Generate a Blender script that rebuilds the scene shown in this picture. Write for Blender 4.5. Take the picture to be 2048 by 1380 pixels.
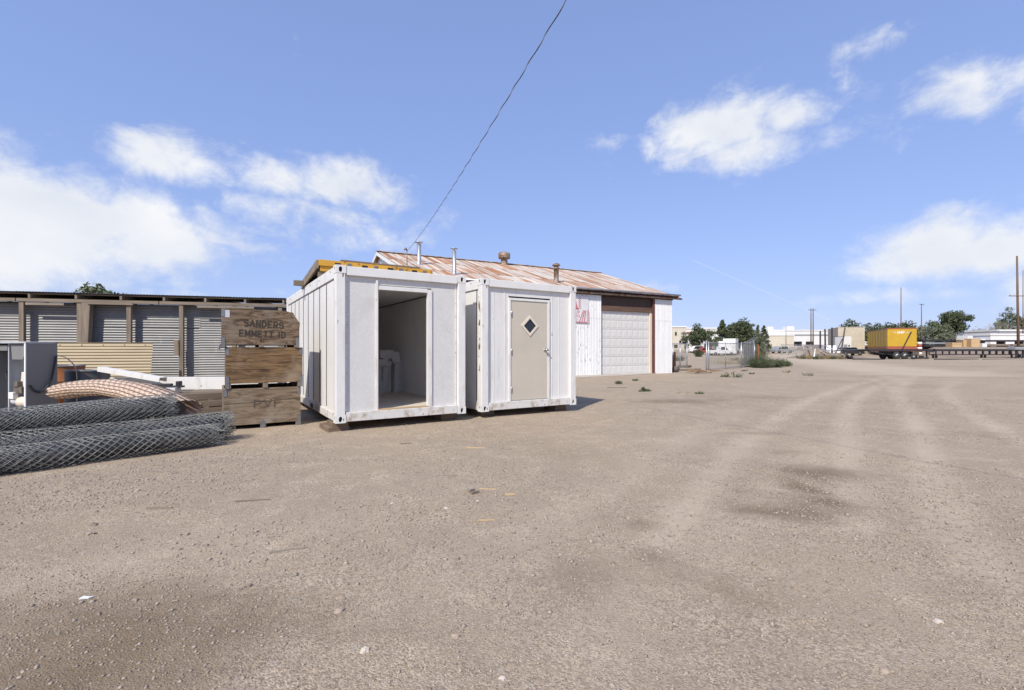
import bpy, math, random
import numpy as np
R = math.radians
random.seed(7); rng = np.random.default_rng(7)
for o in list(bpy.data.objects): bpy.data.objects.remove(o)
scn = bpy.context.scene
C = scn.collection

# ------------------------------------------------------------------ camera
F, HC, Y0 = 950.0, 1.36, 699.0          # focal length and horizon row in pixels of the 2048 wide photograph, eye height in metres
cam = bpy.data.cameras.new('camera'); camo = bpy.data.objects.new('camera', cam); C.objects.link(camo)
camo.location = (0, 0, HC); camo.rotation_euler = (R(90), 0, 0)
cam.sensor_width = 36; cam.lens = 36 * F / 2048; cam.shift_y = (Y0 - 690) / 2048
cam.clip_start = 0.05; cam.clip_end = 5000
scn.camera = camo
scn.cycles.max_bounces = 12; scn.cycles.diffuse_bounces = 8
scn.render.resolution_x, scn.render.resolution_y = 1024, 690
scn.view_settings.view_transform = 'Standard'; scn.view_settings.look = 'None'
scn.view_settings.exposure = 0.10; scn.view_settings.gamma = 1

# ------------------------------------------------------------------ sky and sun
SUN_EL = 46.0; SUN_AZ = 204.8           # azimuth clockwise from +Y
sa, ca = math.sin(R(SUN_AZ)), math.cos(R(SUN_AZ))
w = bpy.data.worlds.new('World'); scn.world = w; w.use_nodes = True
nt = w.node_tree; nt.nodes.clear()
def N(t, **k):
    n = nt.nodes.new(t)
    for a, b in k.items(): setattr(n, a, b)
    return n
def M(op, a, b=None, c=None, clamp=False):
    n = N('ShaderNodeMath', operation=op, use_clamp=clamp)
    for i, v in enumerate((a, b, c)):
        if v is None: continue
        if isinstance(v, (int, float)): n.inputs[i].default_value = v
        else: nt.links.new(v, n.inputs[i])
    return n.outputs[0]
sky = N('ShaderNodeTexSky', sky_type='NISHITA')
sky.sun_disc = False; sky.sun_elevation = R(SUN_EL); sky.sun_rotation = R(SUN_AZ)
sky.altitude = 700; sky.air_density = 1.35; sky.dust_density = 0.15; sky.ozone_density = 3.2
tc = N('ShaderNodeTexCoord')
sep = N('ShaderNodeSeparateXYZ'); nt.links.new(tc.outputs['Generated'], sep.inputs[0])
az = M('ARCTAN2', sep.outputs[0], sep.outputs[1]); el = M('ARCSINE', sep.outputs[2])
comb = N('ShaderNodeCombineXYZ'); nt.links.new(az, comb.inputs[0]); nt.links.new(el, comb.inputs[1])
def noise(scale, detail, rough=.55, dist=0.0, off=(0, 0, 0), sc=(1, 1, 1)):
    mp = N('ShaderNodeMapping'); mp.inputs['Location'].default_value = off; mp.inputs['Scale'].default_value = sc
    nt.links.new(comb.outputs[0], mp.inputs[0])
    n = N('ShaderNodeTexNoise'); n.inputs['Scale'].default_value = scale; n.inputs['Detail'].default_value = detail
    n.inputs['Roughness'].default_value = rough; n.inputs['Distortion'].default_value = dist
    nt.links.new(mp.outputs[0], n.inputs['Vector']); return n.outputs['Fac']
n1 = noise(7.0, 9, .6, .5, (3.1, 1.7, 0), (1, 1.5, 1)); n2 = noise(20.0, 7, .65, .3, (9.2, 4.4, 0), (1, 1.3, 1))
nfar = noise(2.6, 8, .6, .3, (5.5, 2.0, 0), (1, 2.4, 1))
CLOUDS = [(60, 450, 270, 125, 1.2), (-120, 420, 200, 150, 1.1), (285, 470, 210, 90, 1.02), (340, 323, 120, 46, .98), (425, 345, 95, 32, .66), (560, 352, 110, 44, .90),
          (680, 362, 120, 52, 1.0), (745, 385, 80, 46, .82), (610, 430, 240, 55, .60), (700, 470, 150, 42, .54), (450, 480, 130, 60, .58),
          (120, 545, 260, 40, .62), (300, 582, 180, 16, .46), (560, 588, 110, 14, .36), (1450, 250, 170, 66, .92), (1500, 305, 120, 55, .80), (1560, 230, 70, 45, .9), (1380, 330, 90, 26, .52), (1235, 278, 85, 28, .48),
          (1640, 275, 130, 40, .40), (1735, 92, 110, 40, .50), (1680, 150, 60, 60, .44), (1955, 180, 130, 62, .84), (1850, 500, 150, 66, 1.0), (1790, 540, 110, 40, .6), (1890, 440, 90, 40, .7),
          (2010, 500, 130, 60, 1.0), (1760, 592, 200, 24, .62), (1330, 575, 60, 14, .4), (2060, 575, 90, 50, .7), (2180, 160, 150, 90, 1), (2300, 420, 220, 120, 1.0)]
dens = None
for cx, cy, rx, ry, wt in CLOUDS:
    dx, dz = (cx - 1024) / F, (Y0 - cy) / F; k = math.hypot(dx, 1)
    a0, e0 = math.atan(dx), math.atan2(dz, k)
    ra = rx / F / (1 + dx * dx); re = ry / F / k / (1 + (dz / k) ** 2)
    mad = N('ShaderNodeVectorMath', operation='MULTIPLY_ADD'); nt.links.new(comb.outputs[0], mad.inputs[0])
    mad.inputs[1].default_value = (1 / ra, 1 / re, 0); mad.inputs[2].default_value = (-a0 / ra, -e0 / re, 0)
    dq = N('ShaderNodeVectorMath', operation='DOT_PRODUCT'); nt.links.new(mad.outputs[0], dq.inputs[0]); nt.links.new(mad.outputs[0], dq.inputs[1])
    v = M('MULTIPLY', M('POWER', .5, dq.outputs['Value']), wt)
    dens = v if dens is None else M('MAXIMUM', dens, v)
# broken cloud outside the view, its cover cut back to lower the ambient light
away = N('ShaderNodeMapRange', interpolation_type='SMOOTHSTEP'); nt.links.new(M('ABSOLUTE', az), away.inputs[0])
away.inputs[1].default_value = .95; away.inputs[2].default_value = 1.5
low = N('ShaderNodeMapRange', interpolation_type='SMOOTHSTEP'); nt.links.new(el, low.inputs[0])
low.inputs[1].default_value = 1.25; low.inputs[2].default_value = .5
fc = M('MULTIPLY', M('MULTIPLY', away.outputs[0], low.outputs[0]), M('SUBTRACT', nfar, .22))
dens = M('MAXIMUM', dens, fc)
dd = M('ADD', dens, M('ADD', M('MULTIPLY', M('SUBTRACT', n1, .5), 1.15), M('MULTIPLY', M('SUBTRACT', n2, .5), .75)))
al = N('ShaderNodeMapRange', interpolation_type='SMOOTHSTEP'); nt.links.new(dd, al.inputs[0])
al.inputs[1].default_value = .27; al.inputs[2].default_value = .90
alpha = M('MULTIPLY', al.outputs[0], .96)
# thin contrail between two directions
d1 = np.array([(1385 - 1024) / F, 1, (Y0 - 520) / F]); d2 = np.array([(1660 - 1024) / F, 1, (Y0 - 640) / F])
d1 /= np.linalg.norm(d1); d2 /= np.linalg.norm(d2); nn = np.cross(d1, d2); nn /= np.linalg.norm(nn); mid = (d1 + d2); mid /= np.linalg.norm(mid)
def dot(v):
    n = N('ShaderNodeVectorMath', operation='DOT_PRODUCT'); nt.links.new(tc.outputs['Generated'], n.inputs[0]); n.inputs[1].default_value = v; return n.outputs['Value']
ct = M('MULTIPLY', M('POWER', 2.718, M('MULTIPLY', M('POWER', M('MULTIPLY', dot(nn), 800), 2), -1)), M('GREATER_THAN', dot(mid), float(mid @ d1)))
alpha = M('MAXIMUM', alpha, M('MULTIPLY', ct, .17))
shade = N('ShaderNodeMapRange'); nt.links.new(noise(4.5, 5, .5, .2, (1, 7, 0), (1, 1.6, 1)), shade.inputs[0]); shade.inputs[1].default_value = .35; shade.inputs[2].default_value = .65
ccol = N('ShaderNodeMix', data_type='RGBA'); nt.links.new(M('SUBTRACT', shade.outputs[0], M('MULTIPLY', M('SUBTRACT', dens, .80, clamp=True), 1.0), clamp=True), ccol.inputs[0])
CB = 6.0
ccol.inputs[6].default_value = (.88 * CB, .92 * CB, 1.0 * CB, 1); ccol.inputs[7].default_value = (1.06 * CB, 1.07 * CB, 1.09 * CB, 1)
tint = N('ShaderNodeMix', data_type='RGBA', blend_type='MULTIPLY'); tint.inputs[0].default_value = 1
gam = N('ShaderNodeGamma'); gam.inputs[1].default_value = .42; nt.links.new(sky.outputs[0], gam.inputs[0]); nt.links.new(gam.outputs[0], tint.inputs[6]); tint.inputs[7].default_value = (1.60, 1.88, 2.90, 1)
mixc = N('ShaderNodeMix', data_type='RGBA'); nt.links.new(alpha, mixc.inputs[0])
nt.links.new(tint.outputs[2], mixc.inputs[6]); nt.links.new(ccol.outputs[2], mixc.inputs[7])
bg = N('ShaderNodeBackground'); bg.inputs['Strength'].default_value = 0.14
nt.links.new(mixc.outputs[2], bg.inputs['Color'])
wo = N('ShaderNodeOutputWorld'); nt.links.new(bg.outputs[0], wo.inputs[0])

sl = bpy.data.lights.new('sun', 'SUN'); sl.energy = 4.6; sl.angle = R(.5); sl.color = (1, .94, .84)
so = bpy.data.objects.new('sun', sl); C.objects.link(so)
from mathutils import Vector, Matrix
S = Vector((sa * math.cos(R(SUN_EL)), ca * math.cos(R(SUN_EL)), math.sin(R(SUN_EL))))
so.rotation_euler = S.to_track_quat('Z', 'Y').to_euler(); so.location = (-10, -20, 30)

# ------------------------------------------------------------------ helpers: pixels to places
def G(px, py):                                   # ground point under a pixel
    y = F * HC / (py - Y0); return ((px - 1024) / F * y, y)
def AX(px, y): return (px - 1024) / F * y
def AZ(py, y): return HC + (Y0 - py) * y / F
def T(x, y):                                     # gentle rise of the far ground
    r = np.hypot(x, y); t = np.clip((r - 85) / 260, 0, 1)
    return 5.2 * t * t * (3 - 2 * t) * .9 + .012 * np.clip(r - 85, 0, 60)

# ------------------------------------------------------------------ helpers: meshes
def mesh_np(name, v, f):
    v = np.asarray(v, dtype=np.float32); f = np.asarray(f, dtype=np.int32); k = f.shape[1]
    me = bpy.data.meshes.new(name)
    me.vertices.add(len(v)); me.vertices.foreach_set('co', v.ravel())
    me.loops.add(f.size); me.loops.foreach_set('vertex_index', f.ravel())
    me.polygons.add(len(f)); me.polygons.foreach_set('loop_start', np.arange(0, f.size, k, dtype=np.int32))
    me.polygons.foreach_set('loop_total', np.full(len(f), k, dtype=np.int32))
    me.update(calc_edges=True); return me
class MB:
    def __init__(s): s.v = []; s.f = []; s.np = []
    def add(s, v, f):
        b = len(s.v); s.v += [tuple(map(float, p)) for p in v]; s.f += [tuple(b + i for i in q) for q in f]; return s
    def box(s, x0, y0, z0, x1, y1, z1):
        if x0 > x1: x0, x1 = x1, x0
        if y0 > y1: y0, y1 = y1, y0
        if z0 > z1: z0, z1 = z1, z0
        v = [(x, y, z) for z in (z0, z1) for x, y in ((x0, y0), (x1, y0), (x1, y1), (x0, y1))]
        return s.add(v, [(3, 2, 1, 0), (4, 5, 6, 7), (0, 1, 5, 4), (1, 2, 6, 5), (2, 3, 7, 6), (3, 0, 4, 7)])
    def beam(s, p, q, w, h, up=(0, 0, 1)):       # box from p to q
        p, q = Vector(p), Vector(q); d = (q - p).normalized(); u = Vector(up)
        if abs(d.dot(u)) > .98: u = Vector((1, 0, 0))
        a = d.cross(u).normalized(); b = a.cross(d).normalized(); a *= w / 2; b *= h / 2
        v = [e + i * a + j * b for e in (p, q) for i, j in ((-1, -1), (1, -1), (1, 1), (-1, 1))]
        return s.add(v, [(0, 1, 2, 3), (7, 6, 5, 4), (0, 4, 5, 1), (1, 5, 6, 2), (2, 6, 7, 3), (3, 7, 4, 0)])
    def prism(s, pts, y0, y1):                   # polygon in XZ pushed along Y
        n = len(pts); v = [(x, y0, z) for x, z in pts] + [(x, y1, z) for x, z in pts]
        f = [tuple(range(n)), tuple(range(2 * n - 1, n - 1, -1))] + [(i, i + n, (i + 1) % n + n, (i + 1) % n) for i in range(n)]
        return s.add(v, f)
    def prismz(s, pts, z0, z1):
        n = len(pts); v = [(x, y, z0) for x, y in pts] + [(x, y, z1) for x, y in pts]
        f = [tuple(range(n - 1, -1, -1)), tuple(range(n, 2 * n))] + [(i, (i + 1) % n, (i + 1) % n + n, i + n) for i in range(n)]
        return s.add(v, f)
    def lathe(s, prof, c=(0, 0, 0), n=20, axis='z', cap=True):
        v = []; f = []
        for r, z in prof:
            for i in range(n):
                a = 2 * math.pi * i / n; p = (r * math.cos(a), r * math.sin(a), z)
                if axis == 'y': p = (p[0], p[2], p[1])
                if axis == 'x': p = (p[2], p[0], p[1])
                v.append((p[0] + c[0], p[1] + c[1], p[2] + c[2]))
        for k in range(len(prof) - 1):
            for i in range(n):
                j = (i + 1) % n; f.append((k * n + i, k * n + j, k * n + n + j, k * n + n + i))
        if cap: f.append(tuple(range(n - 1, -1, -1))); f.append(tuple(range((len(prof) - 1) * n, len(prof) * n)))
        return s.add(v, f)
    def tube(s, path, r, n=8, cap=True):
        P = [Vector(p) for p in path]; v = []; f = []
        for i, p in enumerate(P):
            d = (P[min(i + 1, len(P) - 1)] - P[max(i - 1, 0)]).normalized(); u = Vector((0, 0, 1)) if abs(d.z) < .9 else Vector((1, 0, 0))
            a = d.cross(u).normalized(); b = a.cross(d); rr = r[i] if isinstance(r, (list, tuple)) else r
            for k in range(n):
                t = 2 * math.pi * k / n; v.append(p + rr * (math.cos(t) * a + math.sin(t) * b))
        for i in range(len(P) - 1):
            for k in range(n):
                j = (k + 1) % n; f.append((i * n + k, i * n + j, i * n + n + j, i * n + n + k))
        if cap: f.append(tuple(range(n - 1, -1, -1))); f.append(tuple(range((len(P) - 1) * n, len(P) * n)))
        return s.add(v, f)
    def corr(s, wd, ht, pitch, amp, along='x', per=5, o=(0, 0, 0), th=.0012):   # corrugated sheet in the XZ plane, waves in Y
        L, H_ = (wd, ht) if along == 'x' else (ht, wd)
        m = max(2, int(round(L / pitch * per))); v = []; f = []
        for i in range(m + 1):
            a = L * i / m; y = amp * math.cos(2 * math.pi * a / pitch)
            for b in (0, H_):
                p = (a, y, b) if along == 'x' else (b, y, a); v.append((p[0] + o[0], p[1] + o[1], p[2] + o[2]))
        for i in range(m): f.append((2 * i, 2 * i + 2, 2 * i + 3, 2 * i + 1) if along == 'x' else (2 * i, 2 * i + 1, 2 * i + 3, 2 * i + 2))
        return s.add(v, f)
    def mesh(s, name):
        me = bpy.data.meshes.new(name); me.from_pydata(s.v, [], s.f); me.update(); return me
def link(name, me, mt, parent=None, smooth=False, bevel=0):
    o = bpy.data.objects.new(name, me); C.objects.link(o)
    if mt and not me.materials: me.materials.append(mt)
    if parent: o.parent = parent
    if smooth: me.polygons.foreach_set('use_smooth', [True] * len(me.polygons))
    if bevel:
        b = o.modifiers.new('bevel', 'BEVEL'); b.width = bevel; b.segments = 2; b.limit_method = 'ANGLE'
    return o
def part(name, mb, mt, parent, smooth=False, bevel=0): return link(name, mb.mesh(name), mt, parent, smooth, bevel)
def tag(o, label, cat, group=None, kind=None):
    if label: o['label'] = label
    if cat: o['category'] = cat
    if group: o['group'] = group
    if kind: o['kind'] = kind
    return o
def thing(name, label, cat, loc=(0, 0, 0), rz=0, group=None):
    o = bpy.data.objects.new(name, None); C.objects.link(o); o.empty_display_size = .1
    o.location = loc; o.rotation_euler = (0, 0, rz); return tag(o, label, cat, group)
def single(name, mb, mt, label, cat, loc=(0, 0, 0), rot=(0, 0, 0), group=None, smooth=False, bevel=0):
    o = link(name, mb.mesh(name), mt, None, smooth, bevel); o.location = loc; o.rotation_euler = rot; return tag(o, label, cat, group)
def rename(o, name): o.name = name
def text(name, s, size, mt, parent, loc, rot, bold=.0, spacing=1.0, sx=1.0, thick=.0008):
    cu = bpy.data.curves.new('t', 'FONT'); cu.body = s; cu.size = size; cu.extrude = thick; cu.offset = bold; cu.align_x = 'CENTER'; cu.align_y = 'CENTER'; cu.space_character = spacing
    cu.resolution_u = 3
    ob = bpy.data.objects.new('t', cu); C.objects.link(ob)
    dg = bpy.context.evaluated_depsgraph_get(); me = bpy.data.meshes.new_from_object(ob.evaluated_get(dg)); bpy.data.objects.remove(ob)
    o = link(name, me, mt, parent); o.location = loc; o.rotation_euler = rot; o.scale = (sx, 1, 1); return o

# ------------------------------------------------------------------ helpers: materials
def mat(name, c1, c2=None, scale=5, stretch=(1, 1, 1), rough=.6, metal=0, bump=0, bscale=None, bstretch=None, detail=6, spots=None, spots2=None, rnd=0, dist=0, contrast=(.3, .7), spec=.4):
    m = bpy.data.materials.new(name); m.use_nodes = True; t = m.node_tree; t.nodes.clear()
    def n(k, **a):
        q = t.nodes.new(k)
        for x, y in a.items(): setattr(q, x, y)
        return q
    co = n('ShaderNodeTexCoord').outputs['Object']
    if rnd:
        oi = n('ShaderNodeObjectInfo'); vm = n('ShaderNodeVectorMath', operation='SCALE'); vm.inputs[0].default_value = (37, 53, 71); t.links.new(oi.outputs['Random'], vm.inputs['Scale'])
        va = n('ShaderNodeVectorMath', operation='ADD'); t.links.new(co, va.inputs[0]); t.links.new(vm.outputs[0], va.inputs[1]); co = va.outputs[0]
    def nz(sc, st, dt, di=0):
        mp = n('ShaderNodeMapping'); mp.inputs['Scale'].default_value = st; t.links.new(co, mp.inputs[0])
        z = n('ShaderNodeTexNoise'); z.inputs['Scale'].default_value = sc; z.inputs['Detail'].default_value = dt; z.inputs['Distortion'].default_value = di
        z.inputs['Roughness'].default_value = .6; t.links.new(mp.outputs[0], z.inputs['Vector']); return z.outputs['Fac']
    b = n('ShaderNodeBsdfPrincipled'); b.inputs['Roughness'].default_value = rough; b.inputs['Metallic'].default_value = metal
    b.inputs['Specular IOR Level'].default_value = spec
    mr = n('ShaderNodeMapRange'); t.links.new(nz(scale, stretch, detail, dist), mr.inputs[0]); mr.inputs[1].default_value, mr.inputs[2].default_value = contrast
    mx = n('ShaderNodeMix', data_type='RGBA'); t.links.new(mr.outputs[0], mx.inputs[0])
    mx.inputs[6].default_value = (*c1, 1); mx.inputs[7].default_value = (*(c2 or tuple(x * .8 for x in c1)), 1)
    col = mx.outputs[2]
    for sp in (spots, spots2):
        if not sp: continue
        c3, ssc, sst, lo, hi = sp
        r2 = n('ShaderNodeMapRange'); t.links.new(nz(ssc, sst, 8), r2.inputs[0]); r2.inputs[1].default_value = lo; r2.inputs[2].default_value = hi
        m2 = n('ShaderNodeMix', data_type='RGBA'); t.links.new(r2.outputs[0], m2.inputs[0]); t.links.new(col, m2.inputs[6]); m2.inputs[7].default_value = (*c3, 1); col = m2.outputs[2]
    if rnd:
        hv = n('ShaderNodeHueSaturation'); r3 = n('ShaderNodeMapRange'); t.links.new(oi.outputs['Random'], r3.inputs[0]); r3.inputs[3].default_value = 1 - rnd; r3.inputs[4].default_value = 1 + rnd
        t.links.new(r3.outputs[0], hv.inputs['Value']); t.links.new(col, hv.inputs['Color']); col = hv.outputs[0]
    t.links.new(col, b.inputs['Base Color'])
    if bump:
        bp = n('ShaderNodeBump'); bp.inputs['Strength'].default_value = 1; bp.inputs['Distance'].default_value = bump
        t.links.new(nz(bscale or scale * 4, bstretch or (1, 1, 1), 5), bp.inputs['Height']); t.links.new(bp.outputs[0], b.inputs['Normal'])
    o = n('ShaderNodeOutputMaterial'); t.links.new(b.outputs[0], o.inputs[0]); return m
RUST = (.20, .075, .03)
white_paint = mat('white_paint', (.76, .745, .71), (.69, .675, .64), 3, rough=.45, bump=.0012, bscale=9, spots=((.46, .41, .34), 5, (1, 1, .35), .55, .80), spots2=(RUST, 13, (1, 1, .40), .665, .70))
mud_paint = mat('mud_splashed_white', (.72, .70, .655), (.63, .605, .56), 3, rough=.55, bump=.0015, bscale=12, spots=((.42, .35, .26), 7, (1, 1, .8), .50, .68), spots2=(RUST, 15, (1, 1, .5), .655, .69))
white_side = mat('white_side_panel', (.77, .75, .71), (.72, .70, .66), 2.2, (1, 1, .25), rough=.45, bump=.010, bscale=2.5, spots=((.50, .47, .42), 6, (3, 3, .25), .58, .85))
stucco = mat('white_textured_panel', (.675, .66, .63), (.60, .59, .565), 26, rough=.6, bump=.004, bscale=60, spots=((.53, .51, .47), 2.2, (1, 1, .6), .54, .8), spots2=((.33, .27, .20), 12, (1, 1, .4), .69, .74))
plain_panel = mat('white_plain_panel', (.74, .725, .69), (.69, .675, .645), 2.5, (1, 1, .4), rough=.5, bump=.008, bscale=2.5, spots=((.50, .46, .40), 4, (2, 2, .3), .57, .85), spots2=(RUST, 16, (1, 1, .5), .72, .75))
rusty_post = mat('rust_flaked_white', (.80, .79, .76), (.72, .70, .66), 5, rough=.5, spots=(RUST, 9, (1, 1, .5), .50, .56))
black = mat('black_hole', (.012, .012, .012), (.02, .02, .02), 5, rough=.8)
inside_wall = mat('inside_wall_white', (.86, .85, .83), (.80, .79, .77), 2, (1, 1, .4), rough=.55, spots=((.62, .60, .57), 3, (1, 1, .5), .60, .85))
ply_floor = mat('plywood_floor', (.66, .60, .52), (.54, .48, .41), 3, (3, .5, 1), rough=.75, bump=.001, bscale=20)
door_paint = mat('beige_door_paint', (.575, .515, .415), (.53, .475, .385), 2, rough=.5, bump=.0003, bscale=40, spots=((.36, .31, .25), 10, (1, 1, .5), .70, .80))
steel = mat('brushed_steel', (.55, .55, .55), (.4, .4, .4), 20, rough=.3, metal=.9)
dark_glass = mat('dark_glass', (.015, .02, .025), (.02, .025, .03), 3, rough=.05, spec=.6)
galv = mat('galvanised_sheet', (.235, .232, .226), (.18, .178, .174), 3, (.5, .5, 1), rough=.5, metal=.25, rnd=.10, spots=((.30, .29, .27), 5, (1, 1, .4), .60, .8))
tan_sheet = mat('tan_corrugated_sheet', (.43, .345, .215), (.34, .27, .17), 2.5, (.4, 1, 2), rough=.5, spots=((.30, .21, .12), 6, (.6, 1, 2), .62, .78))
old_wood = mat('weathered_grey_wood', (.30, .24, .18), (.15, .115, .085), 9, (1, 1, .12), rough=.85, bump=.003, bscale=30, bstretch=(1, 1, .08), rnd=.12)
old_wood_h = mat('weathered_grey_plank', (.30, .24, .18), (.16, .125, .09), 9, (.12, 1, 1), rough=.85, bump=.003, bscale=30, bstretch=(.08, 1, 1), rnd=.12)
crate_ply = mat('weathered_plywood', (.245, .172, .108), (.065, .038, .022), 4.5, (.38, 1, 2.2), rough=.8, bump=.002, bscale=20, bstretch=(.3, 1, 3), dist=3.2, detail=10, contrast=(.36, .62), rnd=.06, spots=((.235, .195, .15), 2.2, (1, 1, 1), .52, .72))
crate_brown = mat('brown_plywood', (.25, .152, .072), (.06, .033, .016), 5, (.3, 1, 2.6), rough=.8, bump=.002, bscale=20, bstretch=(.3, 1, 3), dist=1.8, detail=10, contrast=(.36, .62), spots=((.26, .195, .13), 1.6, (1, 1, 1), .53, .70))
crate_grey = mat('greyed_plywood', (.285, .212, .142), (.11, .077, .048), 4.5, (.35, 1, 2.4), rough=.85, bump=.002, bscale=20, bstretch=(.3, 1, 3), dist=2.6, detail=10, contrast=(.36, .64), spots=((.275, .232, .18), 2.5, (1, 1, 1), .5, .7))
bracket = mat('galvanised_bracket', (.26, .26, .26), (.16, .16, .155), 12, rough=.5, metal=.5, spots=(RUST, 10, (1, 1, 1), .62, .7))
stencil = mat('black_stencil_paint', (.030, .026, .022), (.055, .042, .032), 30, rough=.8)
stencil_faded = mat('faded_stencil_paint', (.06, .045, .034), (.15, .11, .08), 22, rough=.85)
paper = mat('paper_label', (.62, .62, .66), (.45, .45, .50), 40, rough=.7)
yellow_paint = mat('worn_yellow_paint', (.62, .33, .035), (.48, .24, .03), 5, (.4, 1, 1), rough=.55, spots=((.20, .12, .05), 11, (.7, 1, 1), .60, .68), spots2=((.36, .31, .24), 4, (1, 1, 1), .66, .74))
dark_wood = mat('dark_plank', (.24, .17, .115), (.12, .085, .06), 8, (.1, 1, 1), rough=.85, bump=.002, bscale=25)
roof_sheet = mat('rusted_roof_sheet', (.60, .555, .49), (.44, .395, .34), 2.4, (3, .12, 1), rough=.6, metal=.1, rnd=.12, spots=((.35, .165, .075), 1.3, (2.6, .10, .3), .465, .59), spots2=((.22, .095, .045), 4, (4, .12, .3), .57, .70))
wall_white = mat('white_painted_corrugated', (.74, .74, .73), (.68, .68, .67), 3, (1, 1, .3), rough=.5, spots=((.56, .55, .52), 4, (2, 2, .3), .58, .8), rnd=.02)
wall_peel = mat('peeling_white_corrugated', (.76, .76, .75), (.68, .68, .67), 3, (1, 1, .3), rough=.5, spots=((.26, .27, .27), 7, (2.2, 2, .42), .60, .64), rnd=.02)
brown_steel = mat('dark_brown_steel', (.075, .038, .026), (.045, .028, .022), 4, (1, 1, .4), rough=.6)
red_jamb = mat('red_brown_jamb', (.16, .055, .04), (.10, .04, .03), 6, rough=.6)
header_wood = mat('brown_header_board', (.17, .10, .065), (.09, .055, .04), 6, (.15, 1, 1), rough=.8)
gdoor = mat('garage_door_white', (.66, .64, .60), (.62, .60, .565), 2, rough=.45)
gdoor_edge = mat('garage_door_panel', (.68, .66, .62), (.65, .63, .59), 2, rough=.42)
cream = mat('cream_trim', (.74, .66, .54), (.66, .58, .47), 4, rough=.55)
pipe_galv = mat('galvanised_pipe', (.50, .51, .53), (.38, .38, .39), 8, (1, 1, .4), rough=.38, metal=.6, spots=(RUST, 7, (1, 1, .6), .66, .76))
pipe_rust = mat('rusty_vent', (.38, .33, .28), (.20, .13, .09), 7, rough=.6, metal=.3, spots=(RUST, 5, (1, 1, 1), .50, .60))
concrete = mat('concrete', (.46, .41, .34), (.38, .33, .28), 3, rough=.9, bump=.002, bscale=40, spots=((.28, .24, .20), 2, (1, 1, 1), .58, .8))
wire = mat('galvanised_wire', (.43, .43, .40), (.25, .25, .23), 14, rough=.5, metal=.45, spots=((.10, .09, .08), 5, (1, 1, 1), .55, .72))
wire_core = mat('wound_wire_shade', (.10, .10, .10), (.035, .035, .035), 60, rough=.6, bump=.006, bscale=70, contrast=(.4, .6))  # dark colour includes the shade between the inner wires
wire_dark = mat('dark_wire', (.10, .085, .075), (.05, .045, .04), 20, rough=.6, metal=.3)
tan_slat = mat('pinkish_tan_slat', (.66, .49, .37), (.58, .42, .31), 4, rough=.5, rnd=.10)
grey_cab = mat('grey_cabinet_paint', (.21, .205, .195), (.18, .175, .168), 3, (1, 1, .3), rough=.5, spots=((.12, .11, .10), 6, (1, 1, .5), .66, .8))
pale_cab = mat('pale_cabinet_inside', (.50, .52, .55), (.36, .37, .38), 4, (2, 2, .3), rough=.55, spots=((.10, .085, .07), 5, (2, 2, .3), .58, .74))
grime = mat('grimy_machinery', (.22, .19, .15), (.07, .06, .05), 9, rough=.6, metal=.3)
hose = mat('black_rubber', (.018, .018, .022), (.03, .03, .035), 9, rough=.55)
drum_m = mat('dark_drum_steel', (.12, .13, .135), (.06, .065, .07), 5, (1, 1, .4), rough=.5, metal=.4, spots=(RUST, 6, (1, 1, 1), .56, .66))
rust_m = mat('orange_rust', (.36, .14, .045), (.19, .07, .03), 7, rough=.8, bump=.001, bscale=30)
black_m = mat('black_painted_steel', (.022, .022, .026), (.045, .042, .045), 5, rough=.5, spots=((.12, .07, .045), 6, (1, 1, 1), .60, .72))
tyre = mat('tyre_rubber', (.028, .027, .027), (.06, .055, .05), 6, rough=.85)
rim = mat('white_rim', (.66, .66, .66), (.5, .5, .5), 5, rough=.45)
yel_van = mat('faded_yellow_panel', (.55, .335, .025), (.46, .28, .022), 1.2, (1, 1, .3), rough=.5, spots=((.45, .30, .07), 2, (1, 1, .4), .60, .8))
red_van = mat('faded_red_panel', (.36, .10, .055), (.28, .075, .045), 2, rough=.55)
white_far = mat('white_siding', (.76, .75, .73), (.68, .67, .65), .6, rough=.6)
cream_far = mat('cream_siding', (.62, .56, .45), (.54, .49, .40), .6, rough=.7)
beige_box = mat('beige_container_paint', (.55, .48, .36), (.46, .40, .31), 1.5, rough=.6, spots=(RUST, 2, (1, 1, .4), .68, .76))
grey_far = mat('grey_metal', (.30, .31, .32), (.24, .25, .26), 1, rough=.6)
red_far = mat('red_paint', (.40, .06, .05), (.30, .05, .04), 2, rough=.5)
blue_far = mat('blue_paint', (.06, .14, .32), (.05, .11, .26), 2, rough=.4)
pole_wood = mat('brown_utility_pole', (.21, .125, .08), (.13, .08, .05), 3, (1, 1, .1), rough=.85)
pine_ply = mat('new_pine_board', (.58, .40, .21), (.46, .31, .16), 5, (.3, 1, 1), rough=.75, rnd=.12)
fire_wood = mat('split_firewood', (.30, .19, .105), (.17, .10, .055), 5, (.3, 1, 1), rough=.8, rnd=.2)
dark_slat = mat('dark_vinyl_slat', (.05, .05, .058), (.10, .10, .105), 4, rough=.5, rnd=.25)
dirt_m = mat('heaped_dirt', (.28, .22, .17), (.20, .155, .12), 4, rough=.95, bump=.01, bscale=14)
stone_m = mat('pale_stone', (.40, .31, .24), (.24, .19, .15), 30, rough=.95, rnd=.25, bump=.003, bscale=60)
leaf = {}
def leafmat(name, a, b):
    leaf[name] = mat(name, a, b, 1.1, rough=.7, contrast=(.38, .62), detail=3); return leaf[name]
lf_dark = leafmat('dark_green_leaves', (.058, .078, .034), (.10, .12, .055))
lf_mid = leafmat('mid_green_leaves', (.085, .105, .048), (.135, .15, .075))
lf_grey = leafmat('grey_green_leaves', (.13, .145, .085), (.20, .205, .14))
lf_dry = leafmat('dry_grass_blades', (.36, .26, .12), (.25, .18, .085))
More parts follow.
